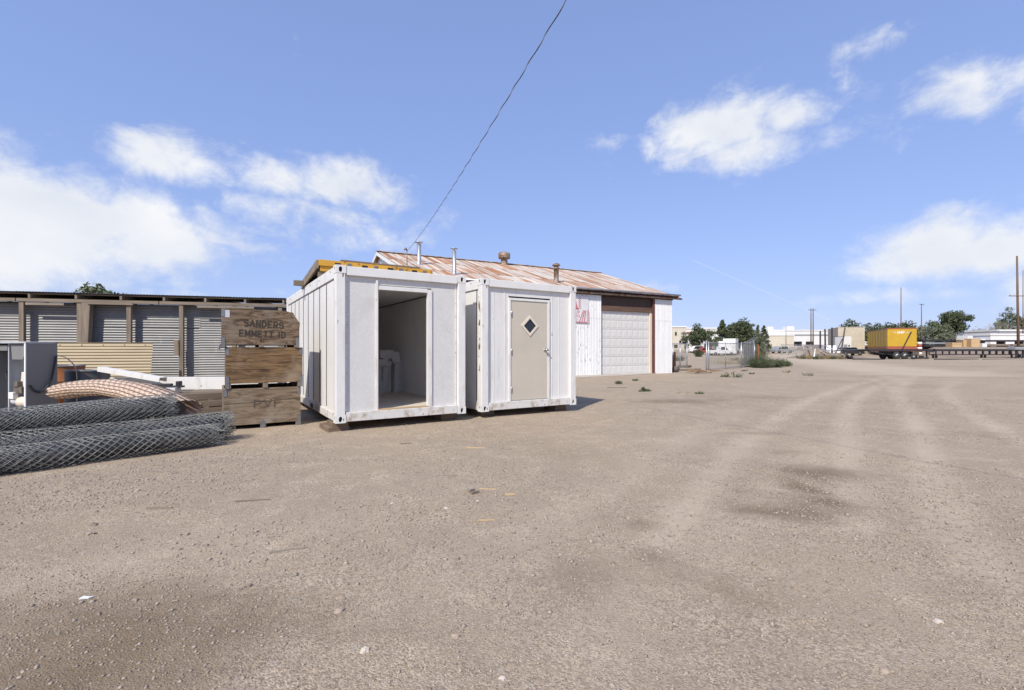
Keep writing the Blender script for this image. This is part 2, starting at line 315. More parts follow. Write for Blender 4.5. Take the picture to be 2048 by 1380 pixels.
lf_weed = leafmat('weed_leaves', (.055, .085, .028), (.095, .125, .05))
bark = mat('grey_bark', (.16, .125, .10), (.10, .08, .065), 6, (1, 1, .2), rough=.9)
dead_branch = mat('dead_branch', (.30, .25, .20), (.20, .16, .13), 3, rough=.9)

# ------------------------------------------------------------------ ground
_perm = rng.random((512, 512))
def vnoise(x, y, sc, seed=0):
    x = np.asarray(x) * sc + seed * 17.31; y = np.asarray(y) * sc + seed * 9.77
    xi = np.floor(x).astype(int); yi = np.floor(y).astype(int); fx = x - xi; fy = y - yi
    fx = fx * fx * (3 - 2 * fx); fy = fy * fy * (3 - 2 * fy)
    g = lambda a, b: _perm[a % 512, b % 512]
    return (g(xi, yi) * (1 - fx) + g(xi + 1, yi) * fx) * (1 - fy) + (g(xi, yi + 1) * (1 - fx) + g(xi + 1, yi + 1) * fx) * fy
def fbm(x, y, sc, oct=4, seed=0):
    s = 0; a = .5; t = 0
    for k in range(oct): s = s + a * vnoise(x, y, sc * 2 ** k, seed + k * 3); t += a; a *= .5
    return s / t
TRACKS = [[(1330, 1080), (1420, 960), (1500, 880), (1610, 805), (1740, 762), (1830, 745)], [(1700, 1050), (1695, 900), (1692, 840), (1722, 790), (1800, 758), (1870, 744)],
          [(1905, 1080), (1860, 920), (1832, 845), (1803, 800), (1795, 775), (1840, 752)], [(2120, 905), (2030, 872), (1950, 832), (1905, 800), (1893, 778), (1915, 757), (1980, 742)],
          [(1990, 1150), (1900, 1020), (1845, 930)]]
SOFT = [[(-40, 1215), (200, 1130), (480, 1080), (720, 1040)], [(1190, 1300), (1400, 1120), (1560, 980), (1640, 900)], [(900, 1150), (1150, 1010), (1330, 900), (1480, 820)]]
ROAD = [(1850, 748), (1740, 735), (1650, 724), (1590, 714), (1560, 708), (1545, 704.5)]
DARK = [(1640, 945, .42, .22, 1), (1600, 968, .26, .2, 1), (1622, 1000, .34, .22, 1), (1565, 1022, .35, .18, .9), (1350, 803, 1.1, .38, .8), (1268, 1046, .20, .12, .6), (1170, 1142, .36, .18, .45), (1345, 1120, .2, .12, .5),
        (250, 1275, .95, .30, .95), (60, 1345, .8, .26, .95), (430, 1235, .6, .24, .75), (380, 1330, .5, .2, .8), (480, 1320, .4, .18, .5), (1555, 868, .5, .22, .45), (1590, 905, .4, .14, .5), (1240, 1030, .5, .3, .3), (900, 952, .06, .06, .6), (1430, 800, .7, .3, .35), (1560, 795, 1.0, .35, .4), (1460, 1170, .45, .25, .5),
        (1400, 786, .5, .14, .4), (2000, 868, .9, .25, .35), (1230, 735, 3, 1.2, .3), (1700, 745, 6, .8, .35), (1900, 733, 8, 1.2, .4)]
def seg_dist(x, y, a, b):
    ax, ay = a; bx, by = b; dx, dy = bx - ax, by - ay; t = np.clip(((x - ax) * dx + (y - ay) * dy) / (dx * dx + dy * dy), 0, 1)
    return np.hypot(x - ax - t * dx, y - ay - t * dy)
def smooth_path(pts):
    P = [np.array(p, float) for p in pts]; out = []
    for i in range(len(P) - 1):
        p0, p1, p2, p3 = P[max(i - 1, 0)], P[i], P[i + 1], P[min(i + 2, len(P) - 1)]
        for t in np.linspace(0, 1, 6, endpoint=False): out.append(.5 * (2 * p1 + (p2 - p0) * t + (2 * p0 - 5 * p1 + 4 * p2 - p3) * t * t + (3 * p1 - p0 - 3 * p2 + p3) * t ** 3))
    return out + [P[-1]]
TRK = [[G(*q) for q in smooth_path(t)] for t in TRACKS + SOFT]
def masks(x, y):
    dark = np.zeros_like(x); light = np.zeros_like(x)
    wx = (fbm(x, y, 1.7, 4, 5) - .5); wy = (fbm(x, y, 1.7, 4, 8) - .5)
    for px, py, rx, ry, wt in DARK:
        gx, gy = G(px, py); d = ((x - gx + wx * rx * 2.2) / rx) ** 2 + ((y - gy + wy * ry * 2.2) / (ry * 1.5)) ** 2
        dark = np.maximum(dark, wt * np.exp(-d * .9))
    for ti, tr in enumerate(TRK):
        d = np.full_like(x, 99.)
        for a, b in zip(tr[:-1], tr[1:]): d = np.minimum(d, seg_dist(x, y, a, b))
        light = np.maximum(light, np.clip(1.25 - (d + .10 * (fbm(x, y, 5, 3, 17) - .5)) / (.24 if ti < len(TRACKS) else .34), 0, 1) * (.55 + .6 * (fbm(x, y, .9, 3, 11) - .3)) * (1 if ti < len(TRACKS) else .5))
    d = np.full_like(x, 999.); rp_ = [G(*q) for q in ROAD]
    for a, b in zip(rp_[:-1], rp_[1:]): d = np.minimum(d, seg_dist(x, y, a, b))
    light = np.maximum(light, np.clip(1.6 - d / 3.0, 0, 1) * .9 * (y > 24))
    return dark, np.clip(light, 0, 1)
def gz(x, y, light=0):
    near = np.exp(-np.clip(y - 3, 0, 99) / 14); light = np.minimum(light, 1) * (np.asarray(y) < 24)
    z = .045 * (fbm(x, y, .35, 3, 1) - .5) + near * (.030 * (fbm(x, y, 1.8, 4, 2) - .5) + .010 * (fbm(x, y, 13, 3, 3) - .5))
    return z - .018 * light + .010 * np.clip(light, 0, .35) + .004 * light * np.sin(38 * (np.asarray(x) * .6 + np.asarray(y) * .8)) + T(x, y)
def axis(lo, hi, d, far_lo, far_hi, g):
    a = list(np.arange(lo, hi + d / 2, d)); s = d; v = hi
    while v < far_hi: s *= g; v += s; a.append(v)
    s = d; v = lo; b = []
    while v > far_lo: s *= g; v -= s; b.append(v)
    return np.array(b[::-1] + a)
xs = axis(-6.5, 7.5, .045, -700, 900, 1.05); ys = axis(1.2, 8.5, .045, -60, 1100, 1.045)
gx, gy = np.meshgrid(xs, ys); gxf, gyf = gx.ravel(), gy.ravel()
dk, lt = masks(gxf, gyf)
gzv = gz(gxf, gyf, lt)
nx_, ny_ = len(xs), len(ys); idx = np.arange(nx_ * ny_).reshape(ny_, nx_)
faces = np.stack([idx[:-1, :-1], idx[:-1, 1:], idx[1:, 1:], idx[1:, :-1]], -1).reshape(-1, 4)
gme = mesh_np('ground', np.stack([gxf, gyf, gzv], 1), faces)
at = gme.attributes.new('stain', 'FLOAT', 'POINT'); at.data.foreach_set('value', dk.astype(np.float32))
at = gme.attributes.new('packed', 'FLOAT', 'POINT'); at.data.foreach_set('value', lt.astype(np.float32))
gme.polygons.foreach_set('use_smooth', np.ones(len(faces), dtype=bool))
gm = bpy.data.materials.new('gravelly_dirt'); gm.use_nodes = True; t = gm.node_tree; t.nodes.clear()
def gn(k, **a):
    q = t.nodes.new(k)
    for x, y in a.items(): setattr(q, x, y)
    return q
gco = gn('ShaderNodeTexCoord').outputs['Object']
def gnoise(sc, dt, ro=.6):
    z = gn('ShaderNodeTexNoise'); z.inputs['Scale'].default_value = sc; z.inputs['Detail'].default_value = dt; z.inputs['Roughness'].default_value = ro; t.links.new(gco, z.inputs['Vector']); return z.outputs['Fac']
def grange(s, a, b, c=0, d=1):
    r = gn('ShaderNodeMapRange'); t.links.new(s, r.inputs[0]); r.inputs[1].default_value = a; r.inputs[2].default_value = b; r.inputs[3].default_value = c; r.inputs[4].default_value = d; return r.outputs[0]
def gmix(f, a, b, mode='MIX'):
    m = gn('ShaderNodeMix', data_type='RGBA', blend_type=mode)
    if isinstance(f, float): m.inputs[0].default_value = f
    else: t.links.new(f, m.inputs[0])
    for i, v in ((6, a), (7, b)):
        if isinstance(v, tuple): m.inputs[i].default_value = (*v, 1)
        else: t.links.new(v, m.inputs[i])
    return m.outputs[2]
col = gmix(grange(gnoise(.55, 6), .35, .65), (.456, .358, .254), (.402, .322, .237))
col = gmix(grange(gnoise(2.6, 6), .50, .72), col, (.510, .410, .298))
col = gmix(grange(gnoise(.23, 5), .52, .72, 0, .55), col, (.290, .220, .140))
vo = gn('ShaderNodeTexVoronoi'); vo.inputs['Scale'].default_value = 95; t.links.new(gco, vo.inputs['Vector'])
vs = gn('ShaderNodeSeparateColor'); t.links.new(vo.outputs['Color'], vs.inputs[0])
gv = grange(vs.outputs[0], 0, 1, .58, 1.46); gcol = gn('ShaderNodeCombineColor')
for i in range(3): t.links.new(gv, gcol.inputs[i])
col = gmix(grange(gnoise(1.3, 4), .38, .62, .35, .95), col, gcol.outputs[0], 'MULTIPLY')
vo2 = gn('ShaderNodeTexVoronoi'); vo2.inputs['Scale'].default_value = 34; t.links.new(gco, vo2.inputs['Vector'])
vs2 = gn('ShaderNodeSeparateColor'); t.links.new(vo2.outputs['Color'], vs2.inputs[0])
col = gmix(grange(vs2.outputs[1], .955, .985, 0, .55), col, (.52, .45, .37))
col = gmix(grange(gnoise(260, 3, .75), .42, .60, .0, .55), col, (.13, .105, .08))
a1 = gn('ShaderNodeAttribute', attribute_name='stain'); a2 = gn('ShaderNodeAttribute', attribute_name='packed')
col = gmix(grange(a2.outputs['Fac'], .05, .9, 0, .50), col, (.545, .456, .338))
stn = gn('ShaderNodeMath', operation='ADD'); t.links.new(a1.outputs['Fac'], stn.inputs[0]); t.links.new(grange(gnoise(6, 8, .7), .25, .75, -.20, .20), stn.inputs[1])
col = gmix(grange(stn.outputs[0], .15, .95, 0, .84), col, (.175, .128, .080))
gb = gn('ShaderNodeBsdfPrincipled'); gb.inputs['Roughness'].default_value = .95; gb.inputs['Specular IOR Level'].default_value = .15; t.links.new(col, gb.inputs['Base Color'])
hsum = gn('ShaderNodeMath', operation='ADD'); t.links.new(grange(vo.outputs['Distance'], 0, .6, .6, 0), hsum.inputs[0]); t.links.new(gnoise(120, 6, .7), hsum.inputs[1])
gbp = gn('ShaderNodeBump'); gbp.inputs['Distance'].default_value = .007; gbp.inputs['Strength'].default_value = .9; t.links.new(hsum.outputs[0], gbp.inputs['Height']); t.links.new(gbp.outputs[0], gb.inputs['Normal'])
go = gn('ShaderNodeOutputMaterial'); t.links.new(gb.outputs[0], go.inputs[0])
tag(link('ground', gme, gm), 'dry tan gravelly dirt yard with tyre tracks and damp stains', None, kind='structure')

# loose gravel: uncountable little stones
oct_v = np.array([(1, 0, 0), (-1, 0, 0), (0, 1, 0), (0, -1, 0), (0, 0, 1), (0, 0, -1)], float); oct_f = np.array([(0, 2, 4), (2, 1, 4), (1, 3, 4), (3, 0, 4), (2, 0, 5), (1, 2, 5), (3, 1, 5), (0, 3, 5)])
def gravel(n, y0, y1, r0, r1, seed):
    g = np.random.default_rng(seed); u = g.random(n * 4)
    y = np.sqrt(y0 ** 2 + u * (y1 ** 2 - y0 ** 2)); x = (g.random(n * 4) * 2 - 1) * (1.12 * y + .3)
    d = fbm(x, y, .8, 4, 21) + .25 * (fbm(x, y, 4, 2, 31) - .5) + .16 * np.exp(-((x + 3.9) ** 2 + (y - 3.6) ** 2) / 3) + .22 * np.exp(-((x - 2.6) ** 2 + (y - 2.4) ** 2) / 1.0)
    keep = g.random(n * 4) < np.clip((d - .44) * 4.2, .02, 1)
    ok = ~((x < -3.9) & (y > 4.9) & (y > x * 1.17 + 11.2))
    x, y = x[keep & ok][:n], y[keep & ok][:n]; m = len(x)
    r = r0 + (r1 - r0) * g.random(m) ** 3; z = gz(x, y, masks(x, y)[1]) + r * .12
    sc = np.stack([r * (.7 + .6 * g.random(m)), r * (.7 + .6 * g.random(m)), r * (.4 + .4 * g.random(m))], 1); th = g.random(m) * 6.28
    V = oct_v[None] * sc[:, None] * (.75 + .5 * g.random((m, 6, 1)))
    c, s = np.cos(th)[:, None], np.sin(th)[:, None]
    V = np.stack([V[:, :, 0] * c - V[:, :, 1] * s, V[:, :, 0] * s + V[:, :, 1] * c, V[:, :, 2]], 2) + np.stack([x, y, z], 1)[:, None]
    return V.reshape(-1, 3), (oct_f[None] + 6 * np.arange(m)[:, None, None]).reshape(-1, 3)
va, fa = gravel(52000, 1.5, 6.0, .002, .011, 1); vb, fb = gravel(17000, 3.0, 13.0, .005, .020, 2); vc, fc_g = gravel(1100, 2.3, 9.0, .008, .022, 3)
vb, fb = np.concatenate([vb, vc]), np.concatenate([fb, fc_g + len(vb)])
gravel_m = mat('loose_gravel', (.42, .345, .27), (.22, .18, .145), 55, rough=.9, detail=2, contrast=(.40, .60))
gr = link('gravel', mesh_np('gravel', np.concatenate([va, vb]), np.concatenate([fa, fb + len(va)])), gravel_m)
tag(gr, 'loose grey and tan gravel scattered over the dirt yard', 'gravel', kind='stuff')

# ------------------------------------------------------------------ containers
CT = R(32.3); CW, CH, CL, CZ = 2.367, 2.6, 6.06, .149
def oval_face(mb, o, ax, az_, w_, h_, hc, hr, depth, inward, n=16):
    """rectangle w_ x h_ from corner o along ax, az_ with an oval hole (centre hc, radii hr) pushed in by depth"""
    o, ax, az_, inward = Vector(o), Vector(ax), Vector(az_), Vector(inward); outer = []; inner = []
    for i in range(n):
        a = 2 * math.pi * (i + .5) / n; c, s_ = math.cos(a), math.sin(a)
        hx, hz = hc[0] + hr[0] * c, hc[1] + hr[1] * (abs(s_) ** .7) * (1 if s_ > 0 else -1)
        tt = min((w_ - hc[0]) / c if c > 1e-6 else (-hc[0] / c if c < -1e-6 else 9), (h_ - hc[1]) / s_ if s_ > 1e-6 else (-hc[1] / s_ if s_ < -1e-6 else 9))
        outer.append(o + ax * (hc[0] + c * tt) + az_ * (hc[1] + s_ * tt)); inner.append(o + ax * hx + az_ * hz)
    # keep the rectangle's corners
    v = outer + inner + [p + inward * depth for p in inner]
    f = []
    for i in range(n):
        j = (i + 1) % n; f += [(i, j, n + j, n + i), (n + i, n + j, 2 * n + j, 2 * n + i)]
    mb.add(v, f)
    cs = [o, o + ax * w_, o + ax * w_ + az_ * h_, o + az_ * h_]
    for cpt in cs:
        ds = sorted(range(n), key=lambda i: (outer[i] - cpt).length)[:2]; mb.add([cpt, outer[ds[0]], outer[ds[1]]], [(0, 1, 2)])
    return [p + inward * (depth * .9) for p in inner]
def casting(parent, x0, y0, z0, sx, sy, mt):
    """corner casting block: x0,y0 is the outer vertical corner, sx, sy point inwards"""
    a, h_ = .165, .125; e = .004
    mb = MB(); xo, yo = x0 - sx * e, y0 - sy * e
    A_ = a + e
    # faces: front (along x at y=yo) and side (along y at x=xo), plain box behind them
    h1 = oval_face(mb, (xo, yo, z0 - e), (sx, 0, 0), (0, 0, 1), A_, h_ + 2 * e, (A_ * .47, h_ / 2), (.029, .046), .05, (0, sy, 0))
    h2 = oval_face(mb, (xo, yo, z0 - e), (0, sy, 0), (0, 0, 1), A_, h_ + 2 * e, (A_ * .47, h_ / 2), (.029, .046), .05, (sx, 0, 0))
    x1, y1, z1 = xo + sx * A_, yo + sy * A_, z0 + h_ + e; zb = z0 - e
    mb.add([(xo, yo, z1), (x1, yo, z1), (x1, y1, z1), (xo, y1, z1), (xo, yo, zb), (x1, yo, zb), (x1, y1, zb), (xo, y1, zb)], [(0, 1, 2, 3), (7, 6, 5, 4), (1, 5, 6, 2), (3, 2, 6, 7)])
    c = part('corner_casting', mb, mt, parent)
    for hh in (h1, h2):
        part('casting_hole', MB().add(hh, [tuple(range(len(hh)))]), black, c)
    return c
def container(name, label, loc, panel_m, opening, door):
    c = thing(name, label, 'container', (loc[0], loc[1], CZ), CT)
    PW = .155
    for x in (0, 1):
        for y in (0, 1):
            x0, x1 = (0, PW) if not x else (CW - PW, CW); y0, y1 = (0, PW) if not y else (CL - PW, CL)
            p = part('corner_post', MB().box(x0, y0, .125, x1, y1, CH - .125), white_paint, c, bevel=.012)
            for z0 in (0, CH - .125): casting(c, 0 if not x else CW, 0 if not y else CL, z0, 1 if not x else -1, 1 if not y else -1, white_paint)
    # rails
    for y0, y1 in ((.004, .10), (CL - .10, CL - .004)):
        part('top_rail', MB().box(.17, y0, CH - .155, CW - .17, y1, CH - .006), white_paint, c, bevel=.008)
        part('bottom_rail', MB().box(.17, y0, .012, CW - .17, y1, .165), mud_paint, c, bevel=.008)
    for x0, x1 in ((.004, .10), (CW - .10, CW - .004)):
        part('top_rail', MB().box(x0, .17, CH - .20, x1, CL - .17, CH - .010), white_paint, c, bevel=.006)
        br = part('bottom_rail', MB().box(x0, .17, .014, x1, CL - .17, .150), mud_paint, c, bevel=.006)
        for yy in (2.1, 3.7): part('fork_pocket', MB().box(x0 - .003 if x0 < 1 else x1 + .003, yy, .03, (x0 if x0 < 1 else x1) + (.01 if x0 < 1 else -.01), yy + .30, .115), black, br)
        # bolts along the top rail
        for k in range(6):
            yy = .45 + k * .98; xx = x0 - .004 if x0 < 1 else x1 + .004
            part('bolt', MB().lathe([(.012, -.004), (.012, .004)], (xx, yy, CH - .06 - .03 * (k % 2)), 8, 'x'), bracket, c)
    # side panels with open joints
    ys_ = [.17, .245] + [.245 + .632 * (k + 1) for k in range(9)]; ys_[-1] = CL - .17
    for side in (0, 1):
        for a, b in zip(ys_[:-1], ys_[1:]):
            xa, xb = (.028, .060) if not side else (CW - .060, CW - .028)
            part('side_panel', MB().box(xa, a + .011, .152, xb, b - .011, CH - .208), white_side, c, bevel=.005)
        for yy in ys_[1:-1]: part('joint_shade_strip', MB().box(.021 if not side else CW - .035, yy - .007, .20, .035 if not side else CW - .021, yy + .007, CH - .215), black, c)  # black strips added to draw the shade in the panel grooves
        part('side_backing', MB().box(.064 if not side else CW - .068, .16, .15, .068 if not side else CW - .064, CL - .16, CH - .2), black, c)  # coloured black so the gaps between panels look shaded
    part('roof', MB().box(.10, .10, CH - .06, CW - .10, CL - .10, CH - .02), white_paint, c)
    part('floor', MB().box(.07, .105, .10, CW - .07, CL - .12, .172), ply_floor, c)
    # lining seen through the doorway
    zc = CH - .21
    part('ceiling_lining', MB().box(.08, .11, zc, CW - .08, CL - .12, zc + .03), inside_wall, c)
    part('cornice_strip', MB().box(CW - .125, .12, zc - .03, CW - .115, CL - .13, zc - .001), grey_cab, c)
    for xa, xb in ((.085, .105), (CW - .105, CW - .085)):
        y = .115
        while y < CL - .2:
            part('lining_board', MB().box(xa, y, .173, xb, min(y + .398, CL - .13), zc - .001), inside_wall, c, bevel=.003); y += .402
    part('end_lining', MB().box(.11, CL - .13, .173, CW - .11, CL - .115, zc - .001), inside_wall, c)
    part('end_panel', MB().box(.157, CL - .07, .167, CW - .157, CL - .045, CH - .157), plain_panel, c)
    # front wall, set back behind the posts
    ox0, ox1, oz = opening; fy0, fy1 = .060, .100
    edges = [(.157, ox0 - .045), (ox1 + .085, CW - .157)]
    for a, b in edges: part('front_panel', MB().box(a, fy0, .167, b, fy1, CH - .157), panel_m, c)
    part('front_panel', MB().box(ox0 - .043, fy0, oz + .085, ox1 + .083, fy1, CH - .157), panel_m, c)
    return c
A1 = (-2.882, 7.769); A2 = (-.589, 9.209)
c1 = container('container', 'white container office with an empty doorway and yellow-edged panel on its roof', A1, stucco, (.71, 1.615, 2.245), False)
# door trims of the open container
part('door_jamb', MB().box(.667, .030, .167, .708, .118, 2.40), white_paint, c1, bevel=.004)
part('door_jamb', MB().box(1.617, .034, .167, 1.70, .118, 2.30), white_paint, c1, bevel=.004)
part('door_head', MB().box(.710, .040, 2.245, 1.615, .118, 2.315), white_paint, c1, bevel=.004)
part('door_sill', MB().box(.710, .012, .168, 1.615, .110, .186), pine_ply, c1)
for x in (.18, CW - .185): part('edge_strip', MB().box(x - .012, .052, .17, x + .012, .0595, CH - .16), white_paint, c1)
for k in range(9):
    for x in (.183, CW - .182): part('screw', MB().lathe([(.006, -.004), (.006, .004)], (x, .050, .30 + k * .255), 8, 'y'), bracket, c1)
c2 = container('container', 'white container office with a closed beige door and diamond window', A2, plain_panel, (.70, 1.62, 2.21), True)
dz0, dz1, dx0, dx1 = .178, 2.205, .70, 1.62
for a, b, z0, z1 in ((dx0 - .048, dx0 - .004, .168, dz1 + .055), (dx1 + .004, dx1 + .058, .168, dz1 + .055)):
    part('door_frame', MB().box(a, .036, z0, b, .102, z1), white_paint, c2, bevel=.004)
part('door_frame', MB().box(dx0 - .003, .038, dz1 + .004, dx1 + .003, .102, dz1 + .055), white_paint, c2, bevel=.004)
part('threshold', MB().box(dx0 - .003, .030, .166, dx1 + .003, .098, .177), steel, c2)
# the joints of the front panelling
for x in (.30, .56, 1.75, 1.93): part('panel_batten', MB().box(x - .008, .054, .17, x + .008, .0595, 2.43), white_paint, c2)
# diamond window: door leaf built round it
dcx, dcz, dg_ = 1.165, 1.70, .165
hole = [(dcx - dg_, dcz), (dcx, dcz + dg_), (dcx + dg_, dcz), (dcx, dcz - dg_)]
rect = [(dx0, dz0), (dx1, dz0), (dx1, dz1), (dx0, dz1)]
rim_pts = [(dx0, dz0), (dx0, dcz), (dx0, dz1), (dcx, dz1), (dx1, dz1), (dx1, dcz), (dx1, dz0), (dcx, dz0)]
ring = [hole[3], hole[0], hole[1], hole[2]]
mb = MB()
for yy in (.052, .090):
    vv = [(x, yy, z) for x, z in rim_pts] + [(x, yy, z) for x, z in hole]      # 0-7 rim, 8 left, 9 top, 10 right, 11 bottom
    mb.add(vv, [(0, 1, 8, 11), (1, 2, 9, 8), (2, 3, 9), (3, 4, 9), (4, 5, 10, 9), (5, 6, 11, 10), (6, 7, 11), (7, 0, 11)])
for i in range(4): a, b = rect[i], rect[(i + 1) % 4]; mb.add([(a[0], .052, a[1]), (b[0], .052, b[1]), (b[0], .090, b[1]), (a[0], .090, a[1])], [(0, 1, 2, 3)])
leaf_o = part('door', mb, door_paint, c2)
mb = MB(); go_, gi_ = .215, .155
for i in range(4):
    d4 = [(-1, 0), (0, 1), (1, 0), (0, -1)]; a, b = d4[i], d4[(i + 1) % 4]
    q = [(dcx + a[0] * go_, dcz + a[1] * go_), (dcx + b[0] * go_, dcz + b[1] * go_), (dcx + b[0] * gi_, dcz + b[1] * gi_), (dcx + a[0] * gi_, dcz + a[1] * gi_)]
    mb.prism(q, .036, .0515)
part('window_frame', mb, cream, leaf_o)
part('window_pane', MB().prism([(dcx - .164, dcz), (dcx, dcz - .164), (dcx + .164, dcz), (dcx, dcz + .164)], .062, .070), dark_glass, leaf_o)
hm = MB().lathe([(.036, 0), (.036, -.010), (.020, -.016)], (1.555, .0515, 1.20), 16, 'y').lathe([(.018, -.01), (.018, -.05), (.030, -.058), (.030, -.075), (.014, -.085)], (1.555, .0515, 1.20), 16, 'y')
hm.box(1.525, -.034, 1.188, 1.60, -.022, 1.212)
part('door_handle', hm, steel, leaf_o, True)
for z in (1.95, 1.18, .41): part('hinge', MB().tube([(dx0 + .004, .034, z - .055), (dx0 + .004, .034, z + .055)], .012, 8), steel, leaf_o, True)
part('rust_plate', MB().box(-.0045, .060, .80, -.0015, .12, 2.30), rusty_post, c2)

# things on and under the containers
def local(loc, x, y, rot=CT): return (loc[0] + x * math.cos(rot) - y * math.sin(rot), loc[1] + x * math.sin(rot) + y * math.cos(rot))
def blk(label, loc, x, y, z, sx, sy, sz, rz=0, grp=None):
    p = local(loc, x, y); return single('timber_block', MB().box(-sx / 2, -sy / 2, 0, sx / 2, sy / 2, sz), dark_wood, label, 'block', (p[0], p[1], z), (0, 0, CT + rz), grp, bevel=.006)
blk('lower grey timber block under the front corner of the open container', A1, .06, .42, -.012, .34, .62, .085, .05)
blk('upper grey timber block wedged under the front corner of the open container', A1, .10, .34, .074, .26, .46, .070, -.03)
for loc_, who in ((A1, 'open container'), (A2, 'container with the beige door')):
    for x, y, wh in ((CW - .25, .45, 'front right'), (.28, CL - .5, 'rear left'), (CW - .25, CL - .5, 'rear right')) + (((.30, .5, 'front left'),) if loc_ is A2 else ()):
        blk('timber block propping the %s corner of the %s' % (wh, who), loc_, x, y, -.012, .30, .45, .156)
# tilted panel with yellow slotted edge beams
rp = local(A1, 0, 1.55); zt = CZ + CH
panel = thing('roof_panel', 'tilted plywood deck panel with yellow slotted edge beam on the open container', 'panel', (rp[0], rp[1], zt - .005), CT)
zf, zb, dp = .335, .115, 1.75
part('cross_timber', MB().box(.02, .02, .0, 2.34, .14, .115), old_wood_h, panel)
part('edge_beam', MB().box(.04, -.02, .118, 2.33, .06, .215), yellow_paint, panel, bevel=.006)
eb = part('edge_beam', MB().box(.01, -.05, .218, 2.30, .03, .335), yellow_paint, panel, bevel=.006)
for k, x in enumerate((.30, .82, 1.34, 1.86)):
    part('slot', MB().box(x, -.0535, .25, x + .11, -.047, .295), black, eb); part('slot_plate', MB().box(x + .24, -.056, .235, x + .32, -.0505, .305), bracket, eb)
part('deck', MB().add([(0, .035, zf - .02), (2.32, .035, zf - .02), (2.32, dp, zb - .02), (0, dp, zb - .02), (0, .035, zf), (2.32, .035, zf), (2.32, dp, zb), (0, dp, zb)], [(3, 2, 1, 0), (4, 5, 6, 7), (0, 1, 5, 4), (1, 2, 6, 5), (2, 3, 7, 6), (3, 0, 4, 7)]), old_wood_h, panel)
for x in (-.03, 2.30):
    part('side_board', MB().beam((x + .02, -.02, .25), (x + .02, dp + .08, .04), .035, .16), old_wood_h, panel)
for k in range(4): part('joist', MB().beam((.45 + k * .45, .06, .24), (.45 + k * .45, dp, .055), .04, .09), old_wood_h, panel)
pl = local(A1, .42, 1.50)
single('plank', MB().box(0, 0, 0, 1.62, .13, .035), dark_wood, 'dark weathered plank lying along the yellow slotted beam', 'plank', (pl[0], pl[1], zt + .331), (0, 0, CT), bevel=.003)
tb = local(A1, -.22, 3.02)
single('timber', MB().box(0, 0, 0, 2.7, .11, .11), old_wood_h, 'grey timber jutting past the open container roof edge', 'timber', (tb[0], tb[1], zt - .004), (0, 0, CT), bevel=.005)

# white foam offcuts inside the open container
foam = mat('white_foam_board', (.66, .66, .68), (.58, .58, .60), 6, rough=.7, spots=((.30, .28, .27), 16, (1, 1, 1), .66, .72))
def fpt(x, y): p = local(A1, x, y); return p[0], p[1]
FZ = CZ + .172
GRP = 'white foam offcuts piled in the container'
def foamb(label, x, y, z, sx, sy, sz, rot=(0, 0, 0)):
    p = fpt(x, y); return single('foam_block', MB().box(-sx / 2, -sy / 2, 0, sx / 2, sy / 2, sz), foam, label, 'foam block', (p[0], p[1], FZ + z), (rot[0], rot[1], CT + rot[2]), GRP, bevel=.004)
bx_, by_ = 1.83, 3.15
ORD = ['lowest', 'second', 'third', 'fourth', 'fifth', 'sixth', 'seventh', 'eighth', 'topmost']
for k in range(9): foamb('thin white foam board, %s from the floor up in the container stack' % ORD[k], bx_ - .30, by_ + .03 + .012 * (k % 3), .032 * k, .42, .30, .030, (0, 0, .06 * math.sin(k * 2.1)))
for k in range(4): foamb('thick white foam block, %s of four above the thin foam boards' % ('lowest', 'second lowest', 'third lowest', 'highest')[k], bx_ - .33 + .02 * (k % 2), by_ + .04, .29 + .112 * k, .36 - .03 * (k % 2), .26, .108, (0, 0, .05 * (-1) ** k))
for k, (x, h_, tl) in enumerate(((-.06, .62, .03), (.10, .66, -.01), (.25, .70, .015), (.38, .74, .01))):
    foamb('upright white foam board in the container, %s' % ('shortest, next to the foam stack', 'second from the foam stack', 'third from the foam stack', 'tallest, farthest from the stack')[k], bx_ + x, by_ + (.02, .14, .05, .17)[k], 0, .115, .07, h_, (0, tl * 2, .10 * (-1) ** k))
def foamp(label, pts, x, y, z, rot): p = fpt(x, y); return single('foam_offcut', MB().prism(pts, -.05, .05), foam, label, 'foam offcut', (p[0], p[1], FZ + z), (rot[0], rot[1], CT), GRP)
pent = [(-.16, 0), (0, -.07), (.16, 0), (.16, .17), (-.16, .17)]
foamp('white five-sided foam offcut on top of the pile in the container', pent, bx_ + .0, by_ + .03, .858, (0, 0, 0))
foamp('white pointed foam offcut lying across the upright boards in the container', [(-.19, 0), (.15, -.03), (.2, .07), (.02, .15), (-.19, .15)], bx_ - .06, by_ + .03, .655, (0, 0, 0))
foamp('white foam offcut tipped sideways against the upright boards in the container', [(-.10, 0), (.08, -.04), (.12, .22), (-.04, .28), (-.12, .20)], bx_ + .28, by_ + .06, .735, (0, -.35, 0))

